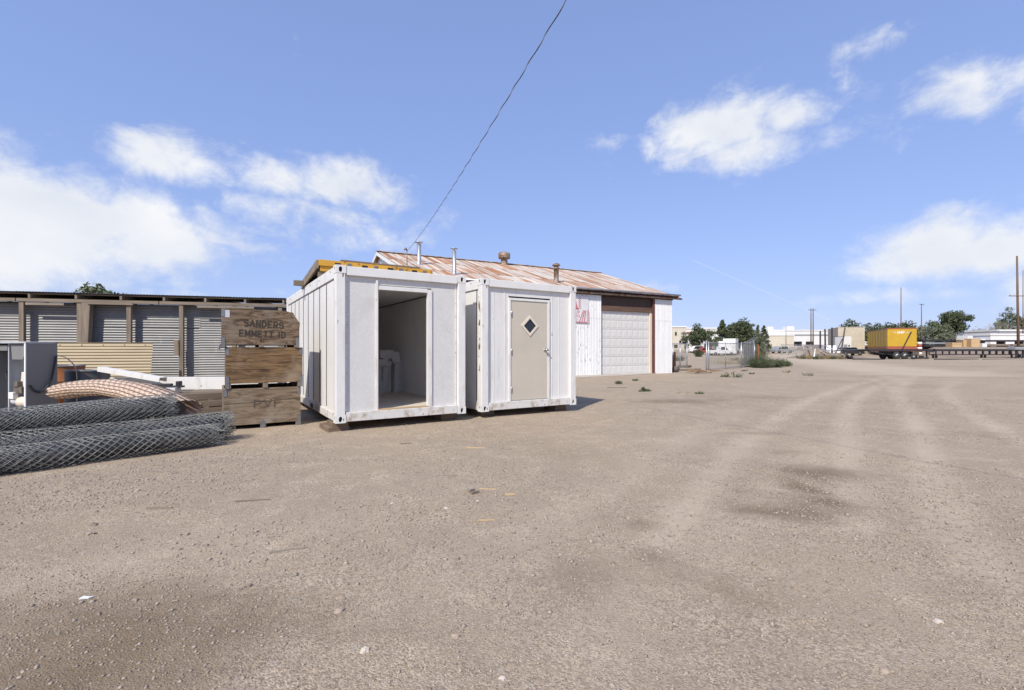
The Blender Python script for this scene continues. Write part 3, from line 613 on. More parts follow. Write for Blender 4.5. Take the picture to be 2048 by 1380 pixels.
# ------------------------------------------------------------------ stacked fruit bins
B0 = (-3.81, 8.56); BW = 1.19; BD = 1.15
def bin_(name, label, off, rz, z0, h_, feet, ply, chamfer, two):
    ox = local(B0, -BW + off[0], off[1]); b = thing(name, label, 'crate', (ox[0], ox[1], z0), CT + rz)
    th = .022; zb, zt_ = feet, feet + h_
    if chamfer:
        pts = [(0, zb), (BW - .02, zb), (BW + .015, zt_ - .20), (BW - .20, zt_), (.0, zt_ + .005)]
        part('front_panel', MB().prism(pts, 0, th), ply, b, bevel=.003)
        part('corner_brace', MB().prism([(BW - .26, zt_ - .20), (BW + .005, zt_ - .20), (BW - .10, zt_ - .02), (BW - .26, zt_ - .004)], th + .002, th + .045), crate_grey, b)
    elif two:
        s_ = zb + h_ * .60
        part('front_board', MB().prism([(.0, zb), (BW, zb), (BW, s_ + .035), (BW * .5, s_ + .004), (0, s_ - .012)], 0, th), ply, b, bevel=.003)
        part('front_board', MB().prism([(.0, s_ - .004), (BW * .5, s_ + .012), (BW, s_ + .043), (BW, zt_), (0, zt_)], .002, th), ply, b, bevel=.003)
    else: part('front_panel', MB().box(0, 0, zb, BW, th, zt_), ply, b, bevel=.003)
    if chamfer: part('back_panel', MB().prism([(0, zb), (BW, zb), (BW, zt_ - .22), (BW - .2, zt_), (0, zt_)], BD - th, BD), ply, b)
    else: part('back_panel', MB().box(0, BD - th, zb, BW, BD, zt_), ply, b)
    for x in (0.001, BW - th - .001): part('side_panel', MB().box(x, th + .001, zb, x + th, BD - th - .001, zt_ - (.22 if chamfer and x > .1 else 0)), ply, b)
    part('bottom', MB().box(th + .002, th + .002, zb, BW - th - .002, BD - th - .002, zb + .03), ply, b)
    for x in (th + .002, BW - th - .072):
        for y in (th + .046, BD - th - .072): part('corner_post', MB().box(x, y, zb + .031, x + .07, y + .07, zt_ - (.24 if chamfer and x > .1 else .01)), crate_grey, b)
    for x in (.0, BW / 2 - .04, BW - .08): part('skid', MB().box(x, .002, 0, x + .08, BD, feet - .001), old_wood, b, bevel=.004)
    # metal corner irons and little foot plates
    for x in (0, BW):
        sx = -1 if x == 0 else 1
        if not (chamfer and x): part('corner_iron', MB().box(x - .003 * sx * -1, -.004, zt_ - .13, x - sx * .055, -.0005, zt_ - .01).box(x + sx * .0005, -.004, zt_ - .13, x + sx * .004, .07, zt_ - .01), bracket, b)
        part('corner_iron', MB().box(x + .003 * sx, -.006, -.0, x - sx * .055, -.0005, zb + .13).box(x + sx * .0005, -.006, 0, x + sx * .004, .07, zb + .13), bracket, b)
    if two: part('foot_plate', MB().prism([(BW / 2 - .05, 0.0), (BW / 2 + .02, 0), (BW / 2 + .02, .12), (BW / 2 - .01, .17), (BW / 2 - .05, .12)], -.006, -.0008), bracket, b)
    return b
b1 = bin_('wooden_crate', 'greyed plywood crate with faded PVF lettering at the bottom of the stack', (0, 0), 0, -.01, .62, .085, crate_grey, False, True)
b2 = bin_('wooden_crate', 'brown plywood crate in the middle of the stack, without lettering', (.03, -.01), R(-.6), .697, .615, .085, crate_brown, False, False)
b3 = bin_('wooden_crate', 'weathered crate stencilled SANDERS EMMETT ID on top of the stack', (-.03, -.03), R(-.8), 1.399, .600, .04, crate_ply, True, False)
FR = (R(90), 0, 0)
def arc_(cx, cz, rx, rz, a0, a1, n=8): return [(cx + rx * math.cos(R(a0 + (a1 - a0) * i / n)), cz + rz * math.sin(R(a0 + (a1 - a0) * i / n))) for i in range(n + 1)]
GLY = {'S': [arc_(.28, .74, .26, .24, 30, 270) + arc_(.28, .25, .26, .25, 90, -150)], 'A': [[(0, 0), (.28, 1)], [(.28, 1), (.56, 0)], [(.12, .34), (.44, .34)]], 'N': [[(.04, 0), (.04, 1)], [(.04, 1), (.54, 0)], [(.54, 0), (.54, 1)]],
       'D': [[(.04, 0), (.04, 1)], [(.04, 1), (.22, 1)] + arc_(.22, .5, .34, .5, 90, -90) + [(.04, 0)]], 'E': [[(.04, 0), (.04, 1)], [(.04, .98), (.5, .98)], [(.04, .52), (.42, .52)], [(.04, .02), (.5, .02)]],
       'R': [[(.04, 0), (.04, 1)], [(.04, .98), (.28, .98)] + arc_(.28, .73, .25, .25, 90, -90) + [(.04, .48)], [(.26, .48), (.54, 0)]], 'M': [[(.03, 0), (.03, 1)], [(.03, 1), (.33, .25)], [(.33, .25), (.63, 1)], [(.63, 1), (.63, 0)]],
       'T': [[(.28, 0), (.28, 1)], [(0, .98), (.56, .98)]], 'I': [[(.1, 0), (.1, 1)]], 'P': [[(.04, 0), (.04, 1)], [(.04, .98), (.28, .98)] + arc_(.28, .73, .25, .25, 90, -90) + [(.04, .48)]], 'V': [[(0, 1), (.28, 0)], [(.28, 0), (.56, 1)]],
       'F': [[(.04, 0), (.04, 1)], [(.04, .98), (.52, .98)], [(.04, .52), (.42, .52)]], '8': [arc_(.25, .74, .2, .23, 0, 360, 12), arc_(.25, .26, .24, .25, 0, 360, 12)], '1': [[(.12, 0), (.12, 1)]]}
GW = {'M': .66, 'I': .2, ' ': .26, '1': .24}
def stroke_text(name, txt, width, h_, sw, mt, parent, x, z, tilt=0):
    tot = sum(GW.get(c, .56) for c in txt) + .26 * (len(txt) - 1); k = width / tot; px_ = 0; mb = MB(); d_ = 0
    for c in txt:
        for st_ in GLY.get(c, []):
            for (x0, z0), (x1, z1) in zip(st_[:-1], st_[1:]):
                a, b = Vector(((px_ + x0) * k - width / 2, z0 * h_)), Vector(((px_ + x1) * k - width / 2, z1 * h_)); dr = b - a
                if dr.length < 1e-6: continue
                dr.normalize(); nn_ = Vector((-dr.y, dr.x)) * sw / 2; a -= dr * sw * .35; b += dr * sw * .35; y_ = -.0012 - .00004 * (d_ % 25); d_ += 1
                mb.add([(a.x - nn_.x, y_, a.y - nn_.y), (b.x - nn_.x, y_, b.y - nn_.y), (b.x + nn_.x, y_, b.y + nn_.y), (a.x + nn_.x, y_, a.y + nn_.y)], [(0, 1, 2, 3)])
        px_ += GW.get(c, .56) + .26
    o = part(name, mb, mt, parent); o.location = (x, 0, z); o.rotation_euler = (0, tilt, 0); return o
stroke_text('stencil_lettering', 'SANDERS', .60, .105, .024, stencil, b3, .63, .345, R(3)); stroke_text('stencil_lettering', 'EMMETT ID', .70, .105, .024, stencil, b3, .61, .175, R(2))
stroke_text('stencil_lettering', '81', .06, .045, .011, stencil, b3, .60, .085); stroke_text('stencil_lettering', 'PVF', .42, .125, .026, stencil_faded, b1, .66, .37)
part('paper_label', MB().box(.05, -.003, .50, .12, -.001, .62), paper, b3)
part('iron_strap', MB().tube([(-.02, .02, .05), (-.035, .02, -.03)], .022, 6), bracket, b3)

# ------------------------------------------------------------------ long open shed clad with corrugated sheets
SA = math.atan2(.262, .965); S0 = (-6.28, 13.62)
shed = thing('shed', 'long low shed clad in horizontal galvanised corrugated sheets with timber posts', 'shed', (S0[0], S0[1], 0), SA)
def st(px):                                        # distance to the left along the shed front for a pixel column
    r_ = (px - 1024) / F; return -(S0[0] - r_ * S0[1]) / (math.cos(SA) - r_ * math.sin(SA))
EZ = 2.80; SLEN = 12.0; SY = .22                  # sheets stand .22 behind the post faces
x = 0.0; k = 0
while x < SLEN:
    wd = min(2.44, SLEN - x)
    for z0, h_ in ((-.03, .62), (.585, .68), (1.26, .68), (1.935, .62)):
        me_ = MB().corr(wd + .04, h_, .0677, .0070, 'z', 6)
        o = part('corrugated_sheet', me_, galv, shed); o.location = (-x - wd, SY + (.004 if k % 2 else 0) + random.uniform(0, .004), z0 + random.uniform(-.012, .012)); o.rotation_euler = (0, random.uniform(-.003, .003), 0)
        k += 1
    x += 2.44
for px in (-120, 42, 257, 362, 468, 560):
    q = st(px); part('post', MB().box(q - .05, 0, -.1, q + .05, .10, 2.57), old_wood, shed, bevel=.004)
q = st(169); part('post', MB().add([(q - .15, -.02, -.1), (q + .02, -.02, -.1), (q + .02, .16, -.1), (q - .15, .16, -.1), (q - .06, -.02, 2.57), (q + .13, -.02, 2.57), (q + .13, .16, 2.57), (q - .06, .16, 2.57)], [(3, 2, 1, 0), (4, 5, 6, 7), (0, 1, 5, 4), (1, 2, 6, 5), (2, 3, 7, 6), (3, 0, 4, 7)]), old_wood, shed, bevel=.01)
q = st(158); part('post', MB().box(q - .05, 0, -.1, q + .05, .10, 2.57), old_wood, shed, bevel=.004)
q = st(358); part('cleat', MB().box(q - .11, -.03, 1.20, q + .0, -.002, 1.62), old_wood, shed, bevel=.004)
for z in (.5, 1.35, 2.2): part('girt', MB().box(-SLEN, SY + .02, z, 0, SY + .06, z + .09), old_wood_h, shed)
for a, b in ((0, 3.3), (3.32, 6.4), (6.42, SLEN)): part('eave_beam', MB().box(-b, -.02, 2.572, -a, .10, 2.655), old_wood_h, shed, bevel=.004)
for a, b, z in ((1.0, 2.4, 2.50), (3.9, 4.9, 2.535), (5.4, 6.2, 2.49)): part('nailed_board', MB().box(-b, -.045, z, -a, -.022, z + .055), old_wood_h, shed)
k = 0; x = .25
while x < SLEN:
    part('rafter', MB().beam((-x, -.03, 2.715), (-x, 4.2, 2.95), .05, .10), old_wood_h, shed); x += .98
part('purlin', MB().box(-SLEN, .05, 2.768, 0, .10, 2.80), old_wood_h, shed)
x = 0
while x < SLEN:
    o = part('roof_sheet', MB().corr(.82, 4.6, .0677, .0085, 'x', 5), galv, shed); o.location = (-x - .81, -.05, EZ + .012 + random.uniform(0, .010)); o.rotation_euler = (R(-86.8), 0, 0); x += .80
part('back_wall', MB().box(-SLEN, 4.2, -.1, 0, 4.25, 2.9), old_wood, shed); part('end_wall', MB().box(-.03, SY + .01, -.1, 0, 4.2, 2.72), old_wood, shed)
part('end_wall', MB().box(-SLEN, SY + .01, -.1, -SLEN + .03, 4.2, 2.72), old_wood, shed)

# ------------------------------------------------------------------ metal workshop building
BT = math.atan2(.473, .881); E0 = (9.246, 27.436); BWd, BL, EH, RH = 6.77, 15.08, 4.50, 6.72
bd = thing('workshop', 'white corrugated metal workshop with rusty roof and sectional garage door', 'building', (E0[0], E0[1], 0), BT)
# local: x from -BL (left) to 0 (right corner), y into the building
def wall_sheets(x0, x1, z0, z1, mt):
    nsh = max(1, int(round((x1 - x0) / .68))); wd = (x1 - x0) / nsh
    for i in range(nsh):
        for za, zb_ in ((z0, min(z1, 3.0)), (3.0, z1)):
            if zb_ - za < .05: continue
            o = part('wall_sheet', MB().corr(wd + .02, zb_ - za + .04, .10, .017, 'x', 6), mt, bd); o.location = (x0 + i * wd, (.006 if za > 0 else 0) * -1 + (.003 if i % 2 else 0), za)
wall_sheets(-1.49 + .14, 0, -.05, 4.2, wall_white); wall_sheets(-7.2, -5.2, -.05, 4.2, wall_peel); wall_sheets(-BL, -7.2, -.05, 4.2, wall_white)
D0, D1, DT = -5.18, -1.49, 3.44
part('door_jamb', MB().box(D1, -.02, -.05, D1 + .13, .25, 4.2), red_jamb, bd); part('door_jamb', MB().box(D1 - .16, .08, -.02, D1 - .002, .16, DT), cream, bd)
part('door_jamb', MB().box(D0 - .03, -.012, -.05, D0 + .004, .25, 4.2), wall_white, bd)
part('header_board', MB().box(D0 + .006, .05, DT + .002, D1 - .002, .12, DT + .24), header_wood, bd)
part('header_panel', MB().box(D0 + .006, .10, DT + .242, D1 - .002, .15, 4.2), brown_steel, bd)
nrow = 7; rh = DT / nrow
for i in range(nrow):
    s_ = part('door_section', MB().box(D0 + .006, .165, i * rh + .004, D1 - .162 + .0, .20, (i + 1) * rh - .004), gdoor, bd)
    ncol = 9; cwid = (D1 - .17 - D0) / ncol
    for j in range(ncol):
        x0 = D0 + .03 + j * cwid
        mb = MB(); a, b, c_, d_ = x0 + .03, x0 + cwid - .03, i * rh + .07, (i + 1) * rh - .06; e = .045
        mb.add([(a, .1648, c_), (b, .1648, c_), (b, .1648, d_), (a, .1648, d_), (a + e, .157, c_ + e), (b - e, .157, c_ + e), (b - e, .157, d_ - e), (a + e, .157, d_ - e)], [(4, 5, 6, 7), (0, 1, 5, 4), (1, 2, 6, 5), (2, 3, 7, 6), (3, 0, 4, 7)])
        part('raised_panel', mb, gdoor_edge, s_)
part('floor_slab', MB().box(-BL + .1, .3, -.3, -.1, 2 * BWd - .3, -.02), concrete, bd)
# gable ends and back
for x, wx in ((-BL, -.0), (0, -.02)):
    pts = [(0.03, -.05), (2 * BWd, -.05), (2 * BWd, EH - .1), (BWd, RH - .1), (0.03, EH - .1)]
    v = [(x + wx, a, b) for a, b in pts] + [(x + wx + (.02 if x < 0 else -.02), a, b) for a, b in pts]; n_ = 5
    part('gable_wall', MB().add(v, [tuple(range(n_)), tuple(range(2 * n_ - 1, n_ - 1, -1))] + [(i, (i + 1) % n_, (i + 1) % n_ + n_, i + n_) for i in range(n_)]), wall_white, bd)
part('back_wall', MB().box(-BL, 2 * BWd - .02, -.05, 0, 2 * BWd, EH - .1), wall_white, bd)
# eave: dark fascia, sliding rail pipe
part('fascia', MB().box(-BL, -.06, 4.2, .02, -.01, EH - .03), brown_steel, bd)
part('door_rail', MB().tube([(-BL, -.14, 4.27), (.62, -.14, 4.29)], .055, 10), pipe_rust, bd, True)
part('gutter', MB().tube([(-BL, -.29, EH - .035), (.36, -.29, EH - .02)], .045, 8), pipe_galv, bd, True)
sl_len = math.hypot(BWd, RH - EH); sl_ang = math.atan2(RH - EH, BWd); ov = .30
nc = 22; cw_ = (BL + .45) / nc; rowl = (sl_len + ov) / 3
rs_mesh = MB().corr(cw_ + .04, rowl + .10, .10, .014, 'x', 5).mesh('roof_sheet')
# lay the sheet mesh flat (its height along +Y)
for v in rs_mesh.vertices: x_, y_, z_ = v.co; v.co = (x_, z_, y_)
for i in range(nc):
    for j in range(3):
        o = link('roof_sheet', rs_mesh, roof_sheet, bd); s0 = -ov + j * rowl
        o.location = (-BL - .22 + i * cw_, s0 * math.cos(sl_ang), EH + s0 * math.sin(sl_ang) + .012 * j + random.uniform(0, .006)); o.rotation_euler = (sl_ang, 0, 0)
o = link('roof_sheet', MB().corr(BL + .45, sl_len + ov, .2, .014, 'x', 4).mesh('back_roof'), roof_sheet, bd); o.location = (-BL - .22, BWd, RH + .01); o.rotation_euler = (R(-90) - sl_ang, 0, 0)
part('ridge_cap', MB().prismz([(-BL - .25, -.2), (.25, -.2), (.25, .2), (-BL - .25, .2)], 0, .03), roof_sheet, bd).location = (0, BWd, RH + .03)
for x in (-BL - .24, .22):
    part('barge_board', MB().beam((x, -ov, EH - ov * math.tan(sl_ang) - .08), (x, BWd, RH - .08), .03, .17), white_far if x < -1 else roof_sheet, bd)
    part('barge_board', MB().beam((x, 2 * BWd + ov, EH - ov * math.tan(sl_ang) - .08), (x, BWd, RH - .08), .03, .17), white_far, bd)
# roof pipes found by pixel column and the roof slope
def on_roof(px, py):
    r_ = np.array([(px - 1024) / F, 1, (Y0 - py) / F]); u_ = np.array([math.cos(BT), math.sin(BT), 0]); n_ = np.array([-math.sin(BT), math.cos(BT), 0]); sl_ = n_ * math.cos(sl_ang) + np.array([0, 0, math.sin(sl_ang)])
    nrm = np.cross(u_, sl_); p0 = np.array([E0[0], E0[1], EH]); cpos = np.array([0, 0, HC])
    tt = nrm.dot(p0 - cpos) / nrm.dot(r_); P = cpos + tt * r_; d = P - np.array([E0[0], E0[1], 0]); return float(d @ u_), float(d @ n_), float(P[2]), float(tt)
def pipe(name, px, pyb, pyt, wpx, mt, prof):
    x_, y_, z_, dep = on_roof(px, pyb); h_ = (pyb - pyt) * dep / F; r_ = wpx * dep / F / 2
    o = part(name, MB().lathe([(a * r_, b * h_) for a, b in prof], (0, 0, -.10), 18), mt, bd, True); o.location = (x_, y_, z_); return o
hat = [(1, -.05), (1, .90), (.25, .91), (.25, .965), (2.0, .97), (2.0, .985), (.2, 1.02)]
pipe('flue_pipe', 838, 529, 480, 8, pipe_galv, [(1.9, -.05), (1.25, .12), (1, .16)] + hat[1:]); pipe('flue_pipe', 908.5, 549, 492, 7.5, pipe_galv, [(1.9, -.05), (1.25, .12), (1, .16)] + hat[1:])
pipe('roof_ventilator', 1008.5, 530, 502, 17, pipe_rust, [(1.1, -.1), (1.0, .0), (.8, .25), (.75, .48), (.95, .55), (1.38, .57), (1.42, .62), (1.42, .92), (1.2, .98), (.5, 1.04)])
pipe('flue_pipe', 1112.5, 565, 524, 10, pipe_rust, [(1.7, -.1), (1.3, .12), (1.0, .2), (1.0, .74), (1.45, .745), (1.45, .785), (1.0, .80), (1.0, .90), (1.6, .905), (1.6, .95), (.9, 1.02)])
mx_, my_, mz_, md = on_roof(814, 531)
ms = part('service_mast', MB().tube([(mx_, my_, mz_ - .1), (mx_, my_, mz_ + .75)], .022, 8).tube([(mx_, my_, mz_ + .72), (mx_ - .06, my_ - .02, mz_ + .82), (mx_ - .14, my_ - .05, mz_ + .74)], .04, 8), pipe_rust, bd, True)
mw = (E0[0] + mx_ * math.cos(BT) - my_ * math.sin(BT), E0[1] + mx_ * math.sin(BT) + my_ * math.cos(BT), mz_ + .68)
# painted sign boards
sg = thing('feed_sign', 'white wall sign with red lettering, stripes and checkered border beside the garage door', 'sign', (E0[0], E0[1], 0), BT)
sign_w = mat('sign_white', (.74, .73, .73), (.68, .67, .67), 3, rough=.5); sign_r = mat('sign_red', (.48, .10, .12), (.55, .24, .24), 8, rough=.5)
part('upper_board', MB().box(-7.75, -.035, 3.39, -6.03, -.02, 4.08), sign_w, sg); part('lower_board', MB().box(-7.9, -.038, 2.72, -5.98, -.022, 3.388), sign_w, sg)
part('figure', MB().prism([(-6.95, 3.40), (-6.60, 3.40), (-6.72, 3.52), (-6.78, 3.70), (-6.84, 3.92), (-6.95, 3.6)], -.040, -.0355), sign_r, sg)
def checks(x0, z0, m, n_, s_, y_):
    mb = MB()
    for i in range(m):
        for j in range(n_):
            if (i + j) % 2 == 0: mb.box(x0 + i * s_, y_, z0 + j * s_, x0 + (i + 1) * s_ - .002, y_ + .003, z0 + (j + 1) * s_ - .002)
    o = part('checkered_border', mb, sign_r, sg); o['kind'] = 'stuff'; return o
checks(-6.66, 3.44, 3, 12, .05, -.039); checks(-6.13, 2.74, 3, 13, .05, -.042)
part('base_band', MB().box(-7.88, -.041, 2.73, -6.14, -.0385, 2.79), sign_r, sg)
text('sign_lettering', 'ROUP', .25, sign_r, sg, (-6.92, -.0395, 3.25), FR, .002)
text('sign_lettering', 'CHOWS', .20, sign_r, sg, (-6.95, -.0395, 3.06), FR, .002)
text('sign_lettering', 'AND', .17, sign_r, sg, (-6.92, -.0395, 2.88), FR, .002)
for k in range(3): part('stripe', MB().prism([(-6.62 + k * .15, 2.80), (-6.56 + k * .15, 2.80), (-6.32 + k * .07, 3.36), (-6.37 + k * .07, 3.36)], -.042, -.0395), sign_r, sg)

# concrete apron in front of the workshop
ap = [local(E0, -9.0, -1.6, BT), local(E0, -4.4, -.95, BT), local(E0, -1.35, -.1, BT), local(E0, -1.35, .25, BT), local(E0, -9.0, .25, BT)]
tag(link('concrete_apron', MB().prismz(ap, -.25, .035).mesh('apron'), concrete), 'pale worn concrete apron in front of the workshop', None, kind='structure')

# ------------------------------------------------------------------ service cable
P0 = Vector(mw); P1 = Vector((.70, 6.0, 5.80)); P2 = P1 + (P1 - P0) * .85; P2.z = 6.9
pts = []
for i in range(71):
    q = i / 70; ln = P0.lerp(P2, q); zz = P0.z * (1 - q) + P2.z * q
    q1 = 1 / 1.85; sag = (P0.z * (1 - q1) + P2.z * q1 - P1.z) / (q1 * (1 - q1)); pts.append(Vector((ln.x, ln.y, zz - sag * q * (1 - q))))
cab = thing('service_cable', 'twisted overhead power cable sagging from the workshop roof across the yard', 'cable', tuple(P0))
dense = []
for i in range(len(pts) - 1):
    for k in range(6): dense.append(pts[i].lerp(pts[i + 1], k / 6) - P0)
part('bare_strand', MB().tube([p for p in dense], .005, 5), pipe_galv, cab, True)
part('insulated_strand', MB().tube([p + Vector((math.cos(i * .7) * .007, 0, math.sin(i * .7) * .007)) for i, p in enumerate(dense)], .0075, 5), hose, cab, True)
up_ = single('utility_pole', MB().lathe([(.16, -.5), (.11, 8.2)], n=12), pole_wood, 'brown pole behind the viewer carrying the service cable', 'pole', (P2.x, P2.y, 0))

# ------------------------------------------------------------------ rolls of chain-link fencing
def np_tubes(paths, refs, r, n=3):
    """paths, refs: (K, M, 3) arrays; square-ish tubes, one mesh"""
    K, Mn, _ = paths.shape
    d = np.gradient(paths, axis=1); d /= np.linalg.norm(d, axis=2, keepdims=True) + 1e-9
    a = np.cross(d, refs); a /= np.linalg.norm(a, axis=2, keepdims=True) + 1e-9; b = np.cross(a, d)
    ang = 2 * np.pi * np.arange(n) / n
    V = paths[:, :, None] + r * (np.cos(ang)[None, None, :, None] * a[:, :, None] + np.sin(ang)[None, None, :, None] * b[:, :, None])
    base = (np.arange(K) * Mn * n)[:, None, None]; i = np.arange(Mn - 1)[None, :, None] * n; k = np.arange(n)[None, None]; k2 = (k + 1) % n
    Fq = np.stack([base + i + k, base + i + k2, base + i + n + k2, base + i + n + k], -1).reshape(-1, 4)
    return V.reshape(-1, 3), Fq
def roll_surface(axis_pts, rad, sq=1.0):
    """returns function (s metres along, angle, radius factor) -> point, radial direction"""
    P = np.array(axis_pts, float); L = np.concatenate([[0], np.cumsum(np.linalg.norm(np.diff(P, axis=0), axis=1))])
    def fn(s_, th, rf):
        c = np.stack([np.interp(s_, L, P[:, k]) for k in range(3)], -1); c2 = np.stack([np.interp(s_ + .05, L, P[:, k]) for k in range(3)], -1); c0 = np.stack([np.interp(s_ - .05, L, P[:, k]) for k in range(3)], -1)
        d = c2 - c0; d /= np.linalg.norm(d, axis=-1, keepdims=True); side = np.cross(d, np.array([0, 0, 1.])); side /= np.linalg.norm(side, axis=-1, keepdims=True); up = np.cross(side, d)
        rd = np.cos(th)[..., None] * side + np.sin(th)[..., None] * up * sq
        return c + rd * (rad * rf)[..., None], rd
    return fn, L[-1]
def chain_roll(label, axis_pts, rad, sq=.95, layers=4, dia=.062, seed=1, wr=.0040):
    dia = dia * 1.28; layers = 3
    g = np.random.default_rng(seed); fn, L = roll_surface(axis_pts, rad, sq); step = .028; m = int(L / step)
    PA = []; RA = []
    for ly in range(layers):
        rf0 = 1 - .20 * ly; nw = max(6, int(2 * np.pi * rad * rf0 / dia)); ph = g.random() * 6
        for sg_ in (1, -1):
            for k in range(nw):
                s_ = np.linspace(0, L, m); th = ph + 2 * np.pi * k / nw + sg_ * s_ / (rad * rf0) * .92
                zig = .006 * np.where(np.arange(m) % 2, 1, -1)
                wob = .035 * (np.sin(3 * th + s_ * 2.3 + seed) + .7 * np.sin(2 * th - s_ * 3.7 + ly))
                rf = rf0 + wob + g.normal(0, .007, m) + zig * 1.2 + (.02 * sg_)
                p, rd = fn(s_, th + g.normal(0, .004, m), rf); PA.append(p); RA.append(rd)
    v, f = np_tubes(np.array(PA), np.array(RA), wr, 3)
    core_ = [fn(np.array([q]), np.array([0.]), np.array([0.]))[0][0] for q in np.linspace(.03, L - .07, 14)]
    # ragged knuckle ends of the wires
    E_ = []; ER = []
    for k in range(110):
        th = g.random() * 6.28; rf = .45 + .6 * g.random(); s0 = L - .02
        s_ = np.linspace(s0, s0 + .05 + .06 * g.random(), 4); p, rd = fn(np.full(4, L - .06), np.full(4, th) + np.linspace(0, .25, 4) * g.normal(), np.full(4, rf) + np.linspace(0, .12, 4) * g.normal())
        dd_ = np.array(axis_pts[-1]) - np.array(axis_pts[-2]); dd_ = dd_ / np.linalg.norm(dd_)
        p = p + (s_ - L + .06)[:, None] * dd_; E_.append(p); ER.append(rd)
    v2, f2 = np_tubes(np.array(E_), np.array(ER), wr, 3)
    c0 = np.array(axis_pts[0]); c0 = np.array([c0[0], c0[1], 0])
    rt = thing('fence_roll', label, 'fence roll', tuple(c0), 0, 'rolls of chain-link fencing')
    o = link('wire_mesh', mesh_np('wire_mesh', np.concatenate([v, v2]) - c0, np.concatenate([f, f2 + len(v)])), wire, rt); o['kind'] = 'stuff'
    part('shaded_coil_core', MB().tube([p - c0 for p in core_], rad * .66, 14), wire_core, rt, True)  # dark solid standing for the inner wire layers and the shade among them
    return rt
rd_ = np.array([.65, .76, 0]) / math.hypot(.65, .76); rn_ = np.array([-rd_[1], rd_[0], 0])
Pe = np.array([-4.11, 6.66, 0])
def ax_(off, z, t0, t1, bend=0, rise=0):
    out = []
    for q in np.linspace(0, 1, 9):
        t_ = t0 + (t1 - t0) * q; p = Pe + rn_ * (off + bend * math.sin(q * 3.14)) + rd_ * t_; out.append((p[0], p[1], z + rise * (1 - q) + .01 * math.sin(q * 9)))
    return out
chain_roll('slim chain-link roll at the front of the fencing pile', ax_(.165, .150, -3.6, 0), .172, .88, 4, .062, 11)
chain_roll('thick chain-link roll right behind the slim front roll', ax_(.155 + .38, .205, -3.5, .27, .03), .228, .90, 5, .062, 12)
chain_roll('chain-link roll lying on top of the others, shorter at its cut end', ax_(.155 + .60, .535, -4.0, -.38, .06, -.10), .208, .84, 5, .062, 13)
chain_roll('chain-link roll mostly hidden at the back of the fencing pile', ax_(.155 + .80, .20, -4.0, -.85), .205, .95, 4, .075, 14)

# curved roll of fencing threaded with tan privacy slats
axp = [(-8.0, 8.55, .62), (-7.5, 8.42, .68), (-6.9, 8.25, .70), (-6.3, 8.05, .64), (-5.75, 7.83, .52), (-5.30, 7.64, .38)]
fnS, LS = roll_surface([tuple(.5 * (2 * np.array(axp[max(0, min(4, int(u)))]) * (1 - (u - min(4, int(u)))) + 2 * np.array(axp[min(4, int(u)) + 1]) * (u - min(4, int(u))))) for u in np.linspace(0, 5, 26)], .36, .42)
o0 = np.array([axp[0][0], axp[0][1], 0])
sr = thing('slatted_fence_roll', 'arched roll of chain-link fencing threaded with pinkish tan privacy slats', 'fence roll', tuple(o0))
ns = 18
for k in range(ns):
    th0 = 2 * math.pi * k / ns; hw = .86 * math.pi / ns; m_ = 26; l0 = rng.uniform(0, .10); s_ = np.linspace(l0, LS - rng.uniform(0, .08), m_)
    lo, _ = fnS(s_, np.full(m_, th0 - hw) + .10 * s_, np.full(m_, .97)); hi, _ = fnS(s_, np.full(m_, th0 + hw) + .10 * s_, np.full(m_, .985)); lo2, _ = fnS(s_, np.full(m_, th0 - hw) + .10 * s_, np.full(m_, .945)); hi2, _ = fnS(s_, np.full(m_, th0 + hw) + .10 * s_, np.full(m_, .96))
    V = np.concatenate([lo, hi, hi2, lo2]) - o0; i = np.arange(m_ - 1); Fq = np.concatenate([np.stack([i + a * m_, i + 1 + a * m_, i + 1 + b * m_, i + b * m_], 1) for a, b in ((0, 1), (1, 2), (2, 3), (3, 0))])
    link('slat', mesh_np('slat', V, Fq), tan_slat, sr)
PA = []; RA = []
for k in range(ns):
    m_ = int(LS / .060); s_ = np.linspace(0, LS, m_); th = 2 * math.pi * (k + .5) / ns + .10 * s_ + np.where(np.arange(m_) % 2, 1, -1) * .9 * math.pi / ns
    p, rd2 = fnS(s_, th, np.full(m_, 1.01) + rng.normal(0, .004, m_)); PA.append(p); RA.append(rd2)
v, f = np_tubes(np.array(PA), np.array(RA), .0024, 3)
o = link('wire_mesh', mesh_np('wire_mesh', v - o0, f), wire_dark, sr); o['kind'] = 'stuff'
core = [fnS(np.array([s_]), np.array([0.]), np.array([0.]))[0][0] - o0 for s_ in np.linspace(.06, LS - .06, 12)]
part('dark_core', MB().tube(core, .10, 10), black_m, sr)
single('sleeper', MB().box(-.11, -.5, 0, .11, .5, .43), old_wood, 'grey timber baulk under the slatted fence roll', 'timber', (-7.3, 8.45, 0), (0, 0, .2), bevel=.01)

# ------------------------------------------------------------------ scrap by the shed
# gutted cabinet
ca_ = R(-17.5)          # front faces the yard, right side in shade
fc_ = (-8.69, 8.5)
cabn = thing('scrap_cabinet', 'gutted grey metal machine cabinet, front open, hose hanging on its side', 'cabinet', (fc_[0], fc_[1], 0), ca_)
Wc, Dc, Hc = .95, .46, 1.50
part('side_panel', MB().box(-.03, 0, .04, 0, Dc, Hc), grey_cab, cabn, bevel=.004); part('side_panel', MB().box(-Wc, 0, .04, -Wc + .03, Dc, Hc), grey_cab, cabn, bevel=.004)
part('back_panel', MB().box(-Wc + .031, Dc - .03, .04, -.031, Dc - .002, Hc - .03), pale_cab, cabn); part('top_panel', MB().box(-Wc + .001, -.015, Hc - .028, .012, Dc, Hc + .004), pale_cab, cabn, bevel=.003)
part('base', MB().box(-Wc + .031, .01, 0, -.031, Dc - .031, .16), grime, cabn)
